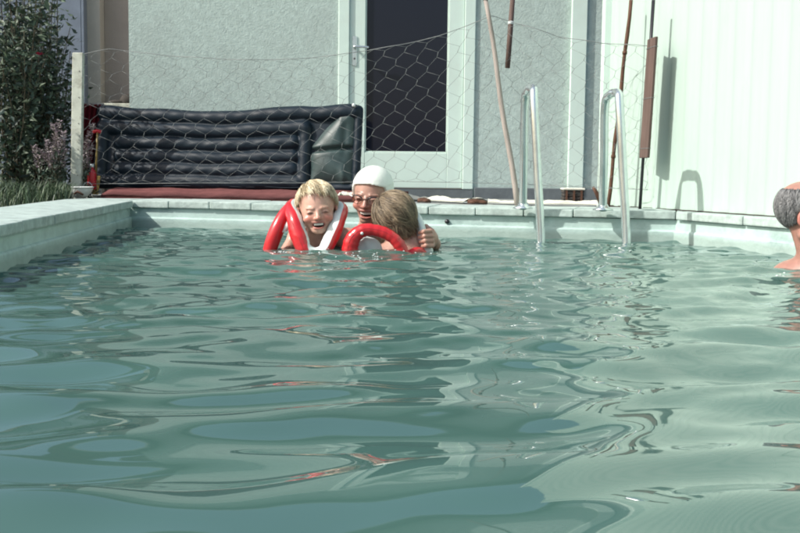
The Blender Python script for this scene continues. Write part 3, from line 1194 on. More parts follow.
shoe(G(477, 204.3, zt), 0.11, Vector((1, 0.25, 0)), 'brown', 'brown leather shoe lying between the two white towels')
shoe(G(424, 202.7, zt), 0.075, Vector((1, -0.2, 0)), 'brown', 'small brown shoe half under the crumpled towel below the door')

# dark basket with pale lid
bc = P(572.5, 199, 6.4)
bc.z = CT - 0.006
bs = thing('basket', bc, 'dark low basket with a pale flat lid at the foot of the white trim', 'basket')
bw, bh = 0.062, P(572, 190, 6.4).z - bc.z
for i in range(4):
    z0 = bc.z + 0.002 + i * bh / 4
    lo_, hi_ = (bc.x - bw - 0.002 * (i % 2), bc.y - 0.05, z0), (bc.x + bw + 0.002 * (i % 2), bc.y + 0.05, z0 + bh / 4 - 0.002)
    box('band', lo_, hi_, 'basket', bs, 0.004)
for x in (-0.045, 0.0, 0.045):
    box('slat', (bc.x + x - 0.006, bc.y - 0.056, bc.z + 0.002), (bc.x + x + 0.006, bc.y - 0.0525, bc.z + bh), 'brown', bs)
box('lid', (bc.x - bw - 0.006, bc.y - 0.057, bc.z + bh), (bc.x + bw + 0.006, bc.y + 0.055, bc.z + bh + 0.012), 'towel', bs, 0.004)
# splintered piece of wood
k0, k1 = P(601, 203.5, 5.75), P(593, 187, 5.80)
k0.z = CT + 0.004
st = thing('wood_offcut', k0, 'little brown stake propped beside the basket near the right ladder rail', 'stake')
tube('shaft', [k0, k0.lerp(k1, 0.6) + Vector((0.006, 0, 0)), k1], [0.010, 0.012, 0.008], 'brown', st, 7)
tube('side_branch', [k0.lerp(k1, 0.55), k0.lerp(k1, 0.55) + Vector((0.035, 0, -0.03))], [0.006, 0.004], 'brown', st, 6)

# ------------------------------------------------------------------ things at the left end of the mattress
mcx = P(88.5, 130, 6.75)
mc = thing('maroon_cloth', (mcx.x, mcx.y, CT), 'dark maroon cloth hanging at the left end of the air mattress', 'cloth')
v, f = [], []
nu, nvv = 22, 26
for i in range(nu + 1):
    for j in range(nvv + 1):
        px = 82 + 19 * i / nu
        py = 104.5 + 80 * j / nvv
        p = P(px, py, 6.78 + 0.02 * math.sin(i * 1.1 + 0.3 * j) + 0.006 * math.sin(j * 0.7))
        v.append(p)
for i in range(nu):
    for j in range(nvv):
        a = i * (nvv + 1) + j
        f.append((a, a + 1, a + nvv + 2, a + nvv + 1))
sheet = mesh('hanging_cloth', v, f, 'maroon', mc, True)
sm = sheet.modifiers.new('thick', 'SOLIDIFY')
sm.thickness = 0.008
p0, p1 = P(81, 104.5, 6.8), P(104, 105, 6.8)
tube('cloth_rail', [Vector((p0.x, p0.y, p0.z)), Vector((p1.x, p1.y, p1.z))], 0.011, 'polewood', mc, 8)
for p in (p0, p1):
    tube('rail_leg', [Vector((p.x, p.y + 0.02, CT)), Vector((p.x, p.y + 0.005, p.z))], 0.009, 'polewood', mc, 8)

# white bowl with a rust mark in front of the post
bp_ = P(82, 188.5, 6.18)
bp_.z = CT + 0.004
bowl = thing('bowl', bp_, 'white plastic bowl by the foot of the white fence post', 'bowl')
lathe('shell', [(0.028, 0.0), (0.032, 0.004), (0.05, 0.022), (0.062, 0.045), (0.066, 0.058), (0.069, 0.058), (0.064, 0.062), (0.056, 0.044), (0.03, 0.012), (0.001, 0.01)], bp_, 'bowl', bowl, 24)
ap = []
for i in range(9):
    th = R(230 + i * 8)
    ap.append((bp_.x + 0.058 * math.cos(th), bp_.y + 0.058 * math.sin(th), bp_.z + 0.035 - 0.02 * abs(i - 4) / 4))
tube('rust_drip', ap, 0.006, 'brown', bowl, 6)
# red bottle, small toys
rbx = P(92, 185, 6.42)
rbx.z = CT + 0.045
bot = thing('bottle', rbx, 'red plastic bottle standing beside the left end of the air mattress', 'bottle')
lathe('body', [(0.024, 0), (0.027, 0.004), (0.027, 0.09), (0.024, 0.11), (0.012, 0.125), (0.011, 0.135)], rbx, 'redplastic', bot, 18)
lathe('cap', [(0.013, 0.135), (0.013, 0.152), (0.01, 0.155)], rbx, 'bowl', bot, 14)
tx = P(88, 186, 6.36)
tx.z = CT + 0.01
toy = thing('toy_bucket', tx, 'small blue toy bucket tucked behind the white bowl', 'bucket')
lathe('pail', [(0.018, 0), (0.026, 0.05), (0.028, 0.05), (0.028, 0.054), (0.022, 0.05), (0.015, 0.006)], tx, 'blueplastic', toy, 16)
tube('handle', [(tx.x + 0.027 * math.cos(a), tx.y - 0.005, tx.z + 0.05 + 0.03 * math.sin(a)) for a in np.linspace(0, math.pi, 10)], 0.002, 'bowl', toy, 6)
sp0, sp1 = P(95, 186, 6.52), P(97.5, 132, 6.5)
sp0.z = CT + 0.012
spade = thing('toy_spade', sp0, 'toy spade with red grip and yellow shaft leaning on the mattress end', 'spade')
tube('shaft', [sp0.lerp(sp1, 0.25), sp1], 0.006, 'yellowplastic', spade, 8)
tube('grip', [sp1 + Vector((-0.028, 0, 0)), sp1 + Vector((0, 0, 0.006)), sp1 + Vector((0.022, 0, 0))], 0.011, 'redplastic', spade, 8)
hexa('blade', [sp0 + Vector((a, b, 0)) for a, b in ((-0.02, -0.003), (0.02, -0.003), (0.02, 0.003), (-0.02, 0.003))] +
     [sp0.lerp(sp1, 0.3) + Vector((a, b, 0)) for a, b in ((-0.03, -0.003), (0.03, -0.003), (0.03, 0.003), (-0.03, 0.003))], 'yellowplastic', spade, 0.002)
# dark cap lying on the recess ledge
hc = P(124, 103.5, RY - 0.12)
hc.z = lz + 0.001
hat = thing('dark_cap', hc, 'black cap lying on the ledge above the left end of the mattress', 'cap')
hb_ = np.array(hc)
sdf_obj('crown', lambda p: np.maximum(s_ell(p, hb_ + (0.03, 0, 0.02), (0.062, 0.06, 0.058)), -(p[..., 2] - hb_[2] - 0.001)), hb_ - (0.12, 0.1, 0.02), hb_ + (0.14, 0.1, 0.1), 0.006, 'basket', hat)
sdf_obj('peak', lambda p: np.maximum(s_ell(p, hb_ + (-0.05, -0.02, 0.012), (0.065, 0.05, 0.018)), -(p[..., 2] - hb_[2] - 0.0005)), hb_ - (0.14, 0.1, 0.02), hb_ + (0.1, 0.1, 0.08), 0.005, 'basket', hat)

# ------------------------------------------------------------------ plants
def leaf_cloud(n, gen, size, colours, seed):
    """n folded leaves; gen(r) -> (position, direction)"""
    r = np.random.default_rng(seed)
    v, f, c = [], [], []
    for _ in range(n):
        p, d = gen(r)
        d = Vector(d).normalized()
        side = d.cross(Vector(r.normal(size=3))).normalized()
        nrm = d.cross(side).normalized()
        L = size * r.uniform(0.55, 1.3)
        W = L * r.uniform(0.28, 0.42)
        b = len(v)
        p = Vector(p)
        v += [p, p + d * L * 0.45 + side * W * 0.5 + nrm * W * 0.15, p + d * L - nrm * L * 0.15, p + d * L * 0.45 - side * W * 0.5 + nrm * W * 0.15, p + d * L * 0.5]
        f += [(b, b + 1, b + 4), (b + 1, b + 2, b + 4), (b + 2, b + 3, b + 4), (b + 3, b, b + 4)]
        cc = np.array(colours[r.integers(len(colours))]) * r.uniform(0.7, 1.35)
        c += [cc] * 5
    return v, f, np.array(c)


def stems_mesh(paths, r0, r1):
    v, f = [], []
    for pth in paths:
        n = len(pth)
        vv_, ff_ = tube_data(pth, [r0 + (r1 - r0) * i / (n - 1) for i in range(n)], 5)
        b = len(v)
        v += vv_
        f += [tuple(i + b for i in q) for q in ff_]
    return v, f


def shrub(name, base, height, spread, nst, nleaf, size, colours, seed, label, lean=(0, 0), group=None):
    t = thing(name, base, label, 'shrub', group)
    r = random.Random(seed)
    paths = []
    for i in range(nst):
        a = r.uniform(0, 2 * math.pi)
        k = math.sqrt(r.random()) * spread
        h = height * r.uniform(0.55, 1.0)
        e = base + Vector((math.cos(a) * k + lean[0] * h, math.sin(a) * k * 0.8 + lean[1] * h, h))
        m1 = base.lerp(e, 0.4) + Vector((r.uniform(-.05, .05), r.uniform(-.05, .05), 0.05))
        paths.append(spline([base + Vector((r.uniform(-.06, .06), r.uniform(-.05, .05), 0)), m1, e], 6))
    v, f = stems_mesh(paths, 0.006, 0.002)
    mesh('stem', v, f, 'stem', t, True)

    def gen(g_):
        pth = paths[g_.integers(len(paths))]
        k = g_.beta(1.6, 1.0)
        q = pth[int(k * (len(pth) - 1))]
        off = g_.normal(size=3) * 0.055
        d = g_.normal(size=3)
        d[2] = d[2] * 0.6 + 0.15
        return q + Vector(off), d
    v, f, c = leaf_cloud(nleaf, gen, size, colours, seed)
    mesh('foliage', v, f, 'leaf', t, False, c)['kind'] = 'stuff'
    return t, paths


GR = [(0.045, 0.075, 0.05), (0.065, 0.10, 0.06), (0.085, 0.12, 0.075), (0.035, 0.06, 0.05)]
GR2 = [(0.07, 0.11, 0.075), (0.10, 0.13, 0.09), (0.06, 0.085, 0.065)]
bz = gz + 0.002


def gp(px, Y):
    p = P(px, 190, Y)
    p.z = bz
    return p


rose, rp = shrub('rose_bush', gp(40, 6.75), 1.35, 0.24, 26, 2600, 0.055, GR, 3, 'tall dark green rose bush with one pink bloom at the left edge')
# bloom
rc = P(39, 55.5, 6.45)
nb_stem = [rp[0][len(rp[0]) // 2], rc - Vector((0, 0, 0.08)), rc]
tube('stem', spline(nb_stem, 5), 0.0025, 'stem', rose, 5)
M['petal'] = mat('petal', (0.42, 0.03, 0.09), 0.6, 0.2, 40)
bv, bf = [], []
for k in range(16):
    a = k * 2.4
    rr = 0.006 + 0.0014 * k
    cpt = rc + Vector((math.cos(a) * rr * 0.5, math.sin(a) * rr * 0.5, 0.004))
    d1 = Vector((math.cos(a), math.sin(a), 0.9 - k * 0.045)).normalized()
    s1 = d1.cross(Vector((0, 0, 1))).normalized()
    b = len(bv)
    L = 0.024
    bv += [cpt, cpt + d1 * L * 0.6 + s1 * L * 0.5, cpt + d1 * L, cpt + d1 * L * 0.6 - s1 * L * 0.5]
    bf += [(b, b + 1, b + 2, b + 3)]
mesh('bloom', bv, bf, 'petal', rose, True)
shrub('leafy_shrub', gp(14, 6.5), 1.5, 0.28, 22, 2200, 0.06, GR, 11, 'dense dark shrub at the very left behind the rose bush')
shrub('low_shrub', gp(54, 6.95), 0.9, 0.14, 18, 1300, 0.05, GR, 17, 'lower dark shrub just left of the white fence post')
shrub('tall_bush', gp(24, 7.62), 1.75, 0.30, 24, 2400, 0.07, GR2, 23, 'tall pale leaved bush rising behind the rose bush')

# lavender-like flower spikes
lav = [((0.15, 0.13, 0.16), 'l')]


def flower_clump(base, spots, seed, label):
    t = thing('flowering_plant', base, label, 'plant', None)
    r = random.Random(seed)
    paths, v, f, c = [], [], [], []
    for tip in spots:
        b0_ = base + Vector((r.uniform(-.05, .05), r.uniform(-.04, .04), 0))
        pth = spline([b0_, b0_.lerp(tip, 0.5) + Vector((r.uniform(-.02, .02), 0, 0.02)), tip], 8)
        paths.append(pth)
        # florets on the top part
        n = len(pth)
        for i in range(130):
            k = r.uniform(0.55, 1.0)
            q = pth[min(int(k * (n - 1)), n - 1)].lerp(pth[min(int(k * (n - 1)) + 1, n - 1)], r.random())
            rad = 0.026 * (1.2 - k)
            a = r.uniform(0, 6.28)
            q = q + Vector((math.cos(a) * rad, math.sin(a) * rad, r.uniform(-.006, .006)))
            s_ = r.uniform(0.007, 0.014)
            d1 = Vector((math.cos(a), math.sin(a), 0.5)).normalized()
            s1 = d1.cross(up).normalized()
            b = len(v)
            v += [q, q + d1 * s_ + s1 * s_ * 0.5, q + d1 * s_ * 1.6, q + d1 * s_ - s1 * s_ * 0.5]
            f += [(b, b + 1, b + 2, b + 3)]
            cc = np.array(((0.42, 0.37, 0.40), (0.33, 0.26, 0.32), (0.50, 0.46, 0.45))[r.randrange(3)]) * r.uniform(0.7, 1.2)
            c += [cc] * 4
    sv, sf = stems_mesh(paths, 0.004, 0.0018)
    mesh('stem', sv, sf, 'stem', t, True)
    mesh('florets', v, f, 'leaf', t, False, np.array(c))['kind'] = 'stuff'

    def gen(g_):
        pth = paths[g_.integers(len(paths))]
        q = pth[int(g_.uniform(0.05, 0.6) * (len(pth) - 1))]
        return q + Vector(g_.normal(size=3) * 0.02), g_.normal(size=3) + np.array([0, 0, 0.6])
    lv, lf, lc = leaf_cloud(500, gen, 0.035, GR2, seed)
    mesh('foliage', lv, lf, 'leaf', t, False, lc)['kind'] = 'stuff'


flower_clump(gp(56, 6.25), [P(x, y, 6.25 + dy) for x, y, dy in ((53, 124, 0), (60, 120, .03), (47, 140, -.03), (57, 138, .05), (64, 132, -.02), (40, 150, 0.02), (50, 152, -.04), (34, 146, .03), (66, 150, .04))], 5,
             'clump of pale mauve flower spikes left of the fence post')
flower_clump(gp(80, 6.42), [P(x, y, 6.42 + dy) for x, y, dy in ((93, 124, 0), (88, 141, .02), (84, 150, -.03), (91, 146, 0.0))], 8,
             'pale flower spikes growing just right of the fence post')

# grass tuft along the left coping (blades cannot be counted)
gvv, gff, gcc = [], [], []
rr = random.Random(4)
for _ in range(2600):
    px = rr.uniform(-6, 72)
    q = P(px, 197, rr.uniform(5.85, 6.3))
    # keep blades behind the coping's outer edge
    side_out = (q - A_).dot(outs['left'])
    if side_out < 0.36:
        q = q + outs['left'] * (0.36 - side_out) + Vector((0, 0, 0))
        q += outs['left'] * abs(rr.gauss(0, 0.10))
    q.z = bz
    q += Vector((0, rr.uniform(-1.2, 0.1) * (rr.random() < 0.35), 0))
    hgt = rr.uniform(0.05, 0.15)
    a = rr.uniform(0, 6.28)
    bend = Vector((math.cos(a), math.sin(a), 0)) * hgt * rr.uniform(0.2, 0.8)
    s1 = Vector((-math.sin(a), math.cos(a), 0)) * rr.uniform(0.0018, 0.0035)
    b = len(gvv)
    gvv += [q - s1, q + s1, q + bend * 0.4 + up * hgt * 0.6 + s1 * 0.8, q + bend * 0.4 + up * hgt * 0.6 - s1 * 0.8, q + bend + up * hgt * 0.9]
    gff += [(b, b + 1, b + 2, b + 3), (b + 3, b + 2, b + 4)]
    cc = np.array(((0.06, 0.10, 0.05), (0.08, 0.12, 0.06), (0.05, 0.08, 0.055))[rr.randrange(3)]) * rr.uniform(0.7, 1.3)
    gcc += [cc] * 5
tag(mesh('grass', gvv, gff, 'leaf', None, False, np.array(gcc)), 'green grass tufts along the outer edge of the left coping', 'grass', kind='stuff')

# ------------------------------------------------------------------ people
def rotm(yaw, pitch, roll):
    """head frame -> world; the unrotated face looks towards -Y (the camera side)"""
    return np.array(Matrix.Rotation(yaw, 3, 'Z') @ Matrix.Rotation(roll, 3, 'Y') @ Matrix.Rotation(pitch, 3, 'X'), np.float32)


class Head:
    def __init__(s, chin, h, yaw=0, pitch=0, roll=0, child=True, mouth=1.0, neck=((0, 0.14, -0.30), 0)):
        s.neck = neck
        s.R, s.h = rotm(yaw, pitch, roll), h
        s.o = np.array(chin, np.float32)
        s.child, s.mouth = child, mouth

    def loc(s, p):
        q = ((p - s.o) @ s.R) / s.h
        if s.child:
            q = q.copy()
            q[..., 2] = np.where(q[..., 2] < 0.52, 0.52 - (0.52 - q[..., 2]) * 1.14, q[..., 2])
            low = np.clip((0.55 - q[..., 2]) / 0.3, 0, 1)
            q[..., 0] = q[..., 0] * (1 - 0.07 * low)
        return q

    def W(s, q):
        q = np.array(q, np.float32)
        if s.child:
            low = min(max((0.55 - float(q[2])) / 0.3, 0), 1)
            q[0] /= (1 - 0.07 * low)
            if q[2] < 0.52:
                q[2] = 0.52 - (0.52 - q[2]) / 1.14
        return Vector((s.R @ (q * s.h) + s.o).tolist())

    def skull(s, q):
        w = 0.338 if s.child else 0.335
        d = s_ell(q, (0, 0.09, 0.63), (w, 0.43, 0.37))
        return d

    def sdf(s, p):
        q = s.loc(p)
        c = s.child
        d = s.skull(q)
        jw = 0.283 if c else 0.262
        d = smin(d, s_ell(q, (0, -0.10, 0.40), (jw, 0.285, 0.36)), 0.08)
        d = smin(d, s_ell(q, (0, -0.265, 0.085), (0.10, 0.085, 0.075)), 0.09)
        d = smin(d, s_cap(q, (-0.19, 0.05, 0.22), (-0.06, -0.24, 0.09), 0.08, 0.06), 0.06)
        d = smin(d, s_cap(q, (0.19, 0.05, 0.22), (0.06, -0.24, 0.09), 0.08, 0.06), 0.06)
        for e in (-1, 1):
            d = smin(d, s_ell(q, (e * 0.165, -0.265, 0.345), (0.105, 0.085, 0.085)), 0.05)      # raised cheeks
            d = smax(d, -s_ell(q, (e * 0.145, -0.405, 0.487), (0.085, 0.058, 0.042)), 0.05)     # sockets
            d = smin(d, s_ell(q, (e * 0.135, -0.318, 0.482), (0.066, 0.052, 0.046)), 0.015)     # closed lids
            d = smax(d, -np.minimum(s_cap(q, (e * 0.075, -0.372, 0.462), (e * 0.138, -0.372, 0.480), 0.009, 0.009), s_cap(q, (e * 0.138, -0.372, 0.480), (e * 0.20, -0.348, 0.460), 0.009, 0.009)), 0.006)  # lid line
            d = smin(d, s_cap(q, (e * 0.08, -0.365, 0.568), (e * 0.21, -0.31, 0.572), 0.010, 0.010), 0.06)  # brow
            ear = s_ell(q, (e * 0.365, 0.07, 0.465), (0.035, 0.075, 0.115))
            ear = smax(ear, -s_ell(q, (e * 0.40, 0.045, 0.475), (0.025, 0.04, 0.07)), 0.02)
            d = smin(d, ear, 0.025)
        # nose
        if c:
            q = q * np.array((1.0, 1.0, 1.0), np.float32) + np.array((0, -0.018, 0), np.float32)
        d = smin(d, s_cap(q, (0, -0.375, 0.515), (0, -0.435, 0.385), 0.026, 0.040), 0.035)
        d = smin(d, s_ell(q, (0, -0.445, 0.365), (0.048, 0.045, 0.040)), 0.02)
        for e in (-1, 1):
            d = smin(d, s_ell(q, (e * 0.05, -0.405, 0.355), (0.034, 0.036, 0.03)), 0.015)
            d = smax(d, -s_ell(q, (e * 0.03, -0.435, 0.328), (0.014, 0.02, 0.014)), 0.006)
        if c:
            q = q - np.array((0, -0.018, 0), np.float32)
        # laughing mouth: raised corners
        mz = 0.205 + 0.9 * q[..., 0] ** 2
        qq = np.stack([q[..., 0], q[..., 1], q[..., 2] - mz], -1)
        mwid = 0.84 if c else 1.0
        qq = qq * np.array((1 / mwid, 1, 1), np.float32)
        lip = np.minimum(s_ell(qq, (0, -0.345, 0.052 * s.mouth), (0.135, 0.045, 0.026)), s_ell(qq, (0, -0.335, -0.052 * s.mouth), (0.115, 0.05, 0.03)))
        d = smin(d, lip, 0.025)
        d = smax(d, -s_ell(qq, (0, -0.36, 0), (0.128, 0.12, 0.042 * s.mouth + 0.004)), 0.012)
        # neck
        nr = 0.20 if c else 0.22
        nr = s.neck[1] or nr
        d = smin(d, s_cap(q, (0, 0.10, 0.30), s.neck[0], nr, nr * 1.05), 0.06)
        return d * s.h

    def colour(s, v, base, blush=(0.56, 0.19, 0.14), browc=(0.25, 0.16, 0.09)):
        q = s.loc(v.astype(np.float32))
        c = np.tile(np.array(base, np.float32), (len(v), 1))

        def mixin(mask, col):
            nonlocal c
            mask = np.clip(mask, 0, 1)[:, None]
            c = c * (1 - mask) + np.array(col, np.float32) * mask
        x, y, z = q[:, 0], q[:, 1], q[:, 2]
        front = np.clip((-0.05 - y) / 0.1, 0, 1)
        for e in (-1, 1):
            mixin(front * np.exp(-((x - e * 0.18) ** 2 + (z - 0.35) ** 2) / 0.014) * 0.8, blush)
            mixin(front * np.exp(-(((x - e * 0.135) / 0.10) ** 2 + ((z - 0.475) / 0.045) ** 2) ** 2) * 0.22, np.array(base) * 0.55)
            mixin(front * np.exp(-(((x - e * 0.137) / 0.075) ** 2 + ((z - 0.480 + 4.2 * (np.abs(x) - 0.138) ** 2) / 0.019) ** 2) ** 2) * 0.9, (0.06, 0.035, 0.025))
            mixin(front * np.exp(-(((x - e * 0.14) / 0.09) ** 2 + ((z - 0.580 - 0.025 * np.sin(np.pi * np.clip((np.abs(x) - 0.05) / 0.18, 0, 1))) / 0.016) ** 2) ** 2) * (0.35 if s.child else 0.6), browc)
            mixin(np.exp(-(((x - e * 0.375) / 0.05) ** 2 + ((y - 0.07) / 0.09) ** 2 + ((z - 0.465) / 0.13) ** 2) ** 2) * 0.7, blush)
            mixin(front * np.exp(-(((x - e * 0.03) / 0.018) ** 2 + ((z - 0.330) / 0.014) ** 2) ** 2) * 0.8, (0.12, 0.04, 0.03))
        mixin(front * np.exp(-((x / 0.06) ** 2 + ((z - 0.365) / 0.05) ** 2)) * 0.4, blush)
        mz = z - 0.205 - 0.9 * x ** 2
        mwid = 0.84 if s.child else 1.0
        rr_ = np.sqrt((x / (0.16 * mwid)) ** 2 + (mz / (0.085 * s.mouth)) ** 2)
        mixin(front * np.clip((1.0 - rr_) / 0.15, 0, 1) * 0.75, (0.42, 0.13, 0.11))
        inner = np.sqrt((x / (0.125 * mwid)) ** 2 + (mz / (0.043 * s.mouth)) ** 2)
        mixin(front * np.clip((1.0 - inner) / 0.12, 0, 1) * np.clip((y + 0.355) / 0.012, 0, 1), (0.09, 0.015, 0.015))
        return c

    def teeth(s, parent):
        v, f = [], []
        n = 10
        for i in range(n + 1):
            x = (-0.10 + 0.20 * i / n) * (0.8 if s.child else 1.0)
            y = -0.352 + 1.6 * x * x
            m0 = 0.205 + 0.9 * x * x
            for (yy_, zz_) in ((y, m0 + 0.034 * s.mouth), (y, m0 + 0.0 * s.mouth - 0.003 * (i % 2)), (y + 0.02, m0 + 0.006), (y + 0.02, m0 + 0.034)):
                v.append(s.W((x, yy_, zz_)))
        for i in range(n):
            for k in range(4):
                a = i * 4
                f.append((a + k, a + (k + 1) % 4, a + 4 + (k + 1) % 4, a + 4 + k))
        return mesh('teeth', v, f, 'teeth', parent, False)


def hair_part(hd, parent, inside, cols, h_off=0.035, whorl=(0.05, 0.45, 0.88), nstr=1500, slen=0.30, seed=1, grav=0.5, streak=0.008, clump=0.018, comb=(0, 0, 0), nape=False, jitter=0.22):
    """hair: a modelled shell plus locks lying over it. inside(q)>0 where hair grows"""
    r = np.random.default_rng(seed)
    cols = np.array(cols, np.float32)

    def flow_noise(q):
        ang = np.arctan2(q[..., 0] - whorl[0], -(q[..., 1] - whorl[1]))
        return np.sin(ang * 13 + 1.6 * np.sin(q[..., 2] * 9)) * 0.55 + np.sin(ang * 29 + 2 * np.sin(q[..., 2] * 7 + 1)) * 0.35

    def fn(p):
        q = hd.loc(p)
        d = hd.skull(q)
        if nape:
            d = smin(d, s_cap(q, (0.0, 0.24, 0.42), (0.0, 0.21, 0.12), 0.225, 0.20), 0.10)
        d = d - h_off - streak * flow_noise(q)
        d = smax(d, -inside(q), 0.03)
        return d * hd.h
    o = np.array(hd.W((0, 0.05, 0.62)))
    e = hd.h * 0.62

    def colf(v):
        q = hd.loc(v.astype(np.float32))
        t = np.clip(0.5 + 0.5 * flow_noise(q), 0, 1)[:, None]
        return cols[0] * (1 - t) * 0.8 + cols[1] * t
    hobj = sdf_obj('hair', fn, o - e, o + e, 0.0036, 'hair', parent, colf)
    # locks
    v, f, c = [], [], []
    w_ = 0.338 if hd.child else 0.335
    cen = np.array((0, 0.09, 0.63))
    rad = np.array((w_, 0.43, 0.37))
    cnt = tries = 0
    wh = np.array(whorl) - cen
    while cnt < nstr and tries < nstr * 20:
        tries += 1
        d = r.normal(size=3)
        d /= np.linalg.norm(d)
        q = cen + d * rad
        if inside(q[None, :].astype(np.float32))[0] < 0.0:
            continue
        pts = []
        lift = h_off + clump * float(np.clip(0.5 + 0.6 * flow_noise(q[None, :])[0] + r.normal() * 0.2, 0, 1))
        L = slen * r.uniform(0.5, 1.1)
        ns = 6
        pos = q.copy()
        jit = r.normal(size=3) * jitter
        ok = True
        for k in range(ns):
            rel = (pos - cen) / rad
            rel /= np.linalg.norm(rel)
            nrm = rel / rad
            nrm /= np.linalg.norm(nrm)
            surf = cen + rel * rad
            if nape and k and pos[2] < 0.44 and pos[1] > 0.0:
                nrm = np.array((rel[0], rel[1], 0.0))
                nrm /= np.linalg.norm(nrm)
                surf = pos
            pts.append(hd.W(surf + nrm * (lift + 0.012 * math.sin(math.pi * k / (ns - 1)))))
            flow = (surf - cen) - wh
            if nape and pos[2] < 0.44 and pos[1] > 0.0:
                flow = np.array((-0.15 * rel[0], -0.35, -1.0))
            flow = flow / (np.linalg.norm(flow) + 1e-6) + np.array((0, 0, -grav)) + jit + np.array(comb)
            flow -= nrm * (flow @ nrm)
            flow /= np.linalg.norm(flow) + 1e-6
            pos = surf + flow * L / ns
        rb_ = hd.h * 0.0045 * r.uniform(0.6, 1.5)
        vv_, ff_ = tube_data(pts, [rb_ * k for k in (0.5, 1, 1, 0.85, 0.55, 0.12)], 4)
        b = len(v)
        v += vv_
        f += [tuple(i + b for i in x) for x in ff_]
        t = float(np.clip(0.5 + 0.75 * flow_noise(q[None, :])[0] + r.normal() * 0.22, 0, 1))
        cc = (cols[0] * (1 - t) + cols[1] * t) * r.uniform(0.75, 1.25)
        c += [cc] * len(vv_)
        cnt += 1
    lk = mesh('locks', v, f, 'hair', hobj, True, np.array(c))
    lk['kind'] = 'stuff'
    return hobj


SK1 = (0.55, 0.325, 0.25)
SK2 = (0.45, 0.26, 0.20)
SK3 = (0.35, 0.185, 0.145)

# ---------- child facing the camera
YC = 4.33
hd = Head(P(319.5, 236.0, YC - 0.03), 0.214, yaw=R(5), pitch=R(3), roll=R(-5), child=True, mouth=1.2)
kid = thing('person', (hd.o[0], YC, 0), 'laughing fair haired child facing the camera in a red and white swim vest', 'person')
sL, sR = P(297, 236, YC + 0.06), P(341, 236, YC + 0.06)      # shoulders
neck = P(319, 235, YC + 0.05)
aL = P(283, 256, YC + 0.0)
aR = P(352, 258, YC + 0.02)
tors = P(320, 268, YC + 0.08)


def kid_fn(p):
    d = hd.sdf(p)
    d = smin(d, s_ell(p, tors - Vector((0, 0, 0.05)), (0.105, 0.075, 0.19)), 0.04)
    d = smin(d, s_cap(p, sL, sR, 0.036, 0.036), 0.04)
    d = smin(d, s_cap(p, sL, aL, 0.031, 0.025), 0.02)
    d = smin(d, s_cap(p, aL, aL + Vector((0.02, -0.10, -0.05)), 0.025, 0.018), 0.012)
    d = smin(d, s_cap(p, sR, aR, 0.031, 0.025), 0.02)
    return d


body = sdf_obj('body', kid_fn, (hd.o[0] - 0.22, YC - 0.24, -0.2), (hd.o[0] + 0.2, YC + 0.2, hd.o[2] + 0.25), 0.0031, 'skin', kid,
               lambda v: hd.colour(v, SK1, browc=(0.33, 0.24, 0.14)))
hd.teeth(kid)


def kid_hair(q):
    x, y, z = q[..., 0], q[..., 1], q[..., 2]
    # fringe line across the forehead, round the ears, to the nape
    line = np.where(y < 0.0, 0.865 - 0.025 * np.sin(x * 30) - 0.02 * np.sin(x * 57 + 1) - 0.06 * x - 0.45 * np.clip(np.abs(x) - 0.22, 0, 1), 0.0)
    side = 0.64 - 1.1 * np.clip(y - 0.05, 0, 0.35) + 0.10 * np.exp(-((y - 0.07) / 0.09) ** 2)
    line = np.where(y < -0.15, line, np.where(y < 0.0, side + (line - side) * np.clip(-y / 0.15, 0, 1), side))
    return z - line


hair_part(hd, kid, kid_hair, [(0.32, 0.25, 0.14), (0.78, 0.68, 0.48)], 0.034, (-0.10, 0.30, 0.97), 4200, 0.19, 3, 0.30, 0.006, 0.036, comb=(0.25, 0, 0))

# ---------- swim vests
def sweep_split(pts, rads, normals, parent, cover_m, lining_m, a0, a1, flat=1.0, closed=False, names=('cover', 'lining'), sides=22):
    """inflated tube whose skin is split lengthwise into a cover and a lining (angles a0..a1 = lining)"""
    path = [Vector(p) for p in pts]
    n = len(path)
    rings = []
    for i in range(n):
        t = (path[(i + 1) % n] - path[i - 1]) if closed else (path[min(i + 1, n - 1)] - path[max(i - 1, 0)])
        t.normalize()
        nn = Vector(normals[i])
        a = (nn - t * nn.dot(t)).normalized()
        b = t.cross(a)
        ring = []
        for k in range(sides):
            th = 2 * math.pi * k / sides
            wr_ = 1 + 0.02 * math.sin(i * 1.9 + 2 * th) + 0.03 * math.sin(i * 0.63 + th)
            ring.append(path[i] + (a * math.cos(th) * flat + b * math.sin(th)) * rads[i] * wr_)
        rings.append(ring)
    for nm_, m_, test in ((names[0], cover_m, lambda th: not (a0 <= th <= a1)), (names[1], lining_m, lambda th: a0 <= th <= a1)):
        v, f, used = [], [], {}

        def vid(i, k):
            if (i, k) not in used:
                used[(i, k)] = len(v)
                v.append(rings[i][k])
            return used[(i, k)]
        for i in range(n if closed else n - 1):
            j = (i + 1) % n
            for k in range(sides):
                k2 = (k + 1) % sides
                mid_ = 360.0 * (k + 0.5) / sides
                if test(mid_):
                    f.append((vid(i, k), vid(i, k2), vid(j, k2), vid(j, k)))
        if v:
            mesh(nm_, v, f, m_, parent, True)


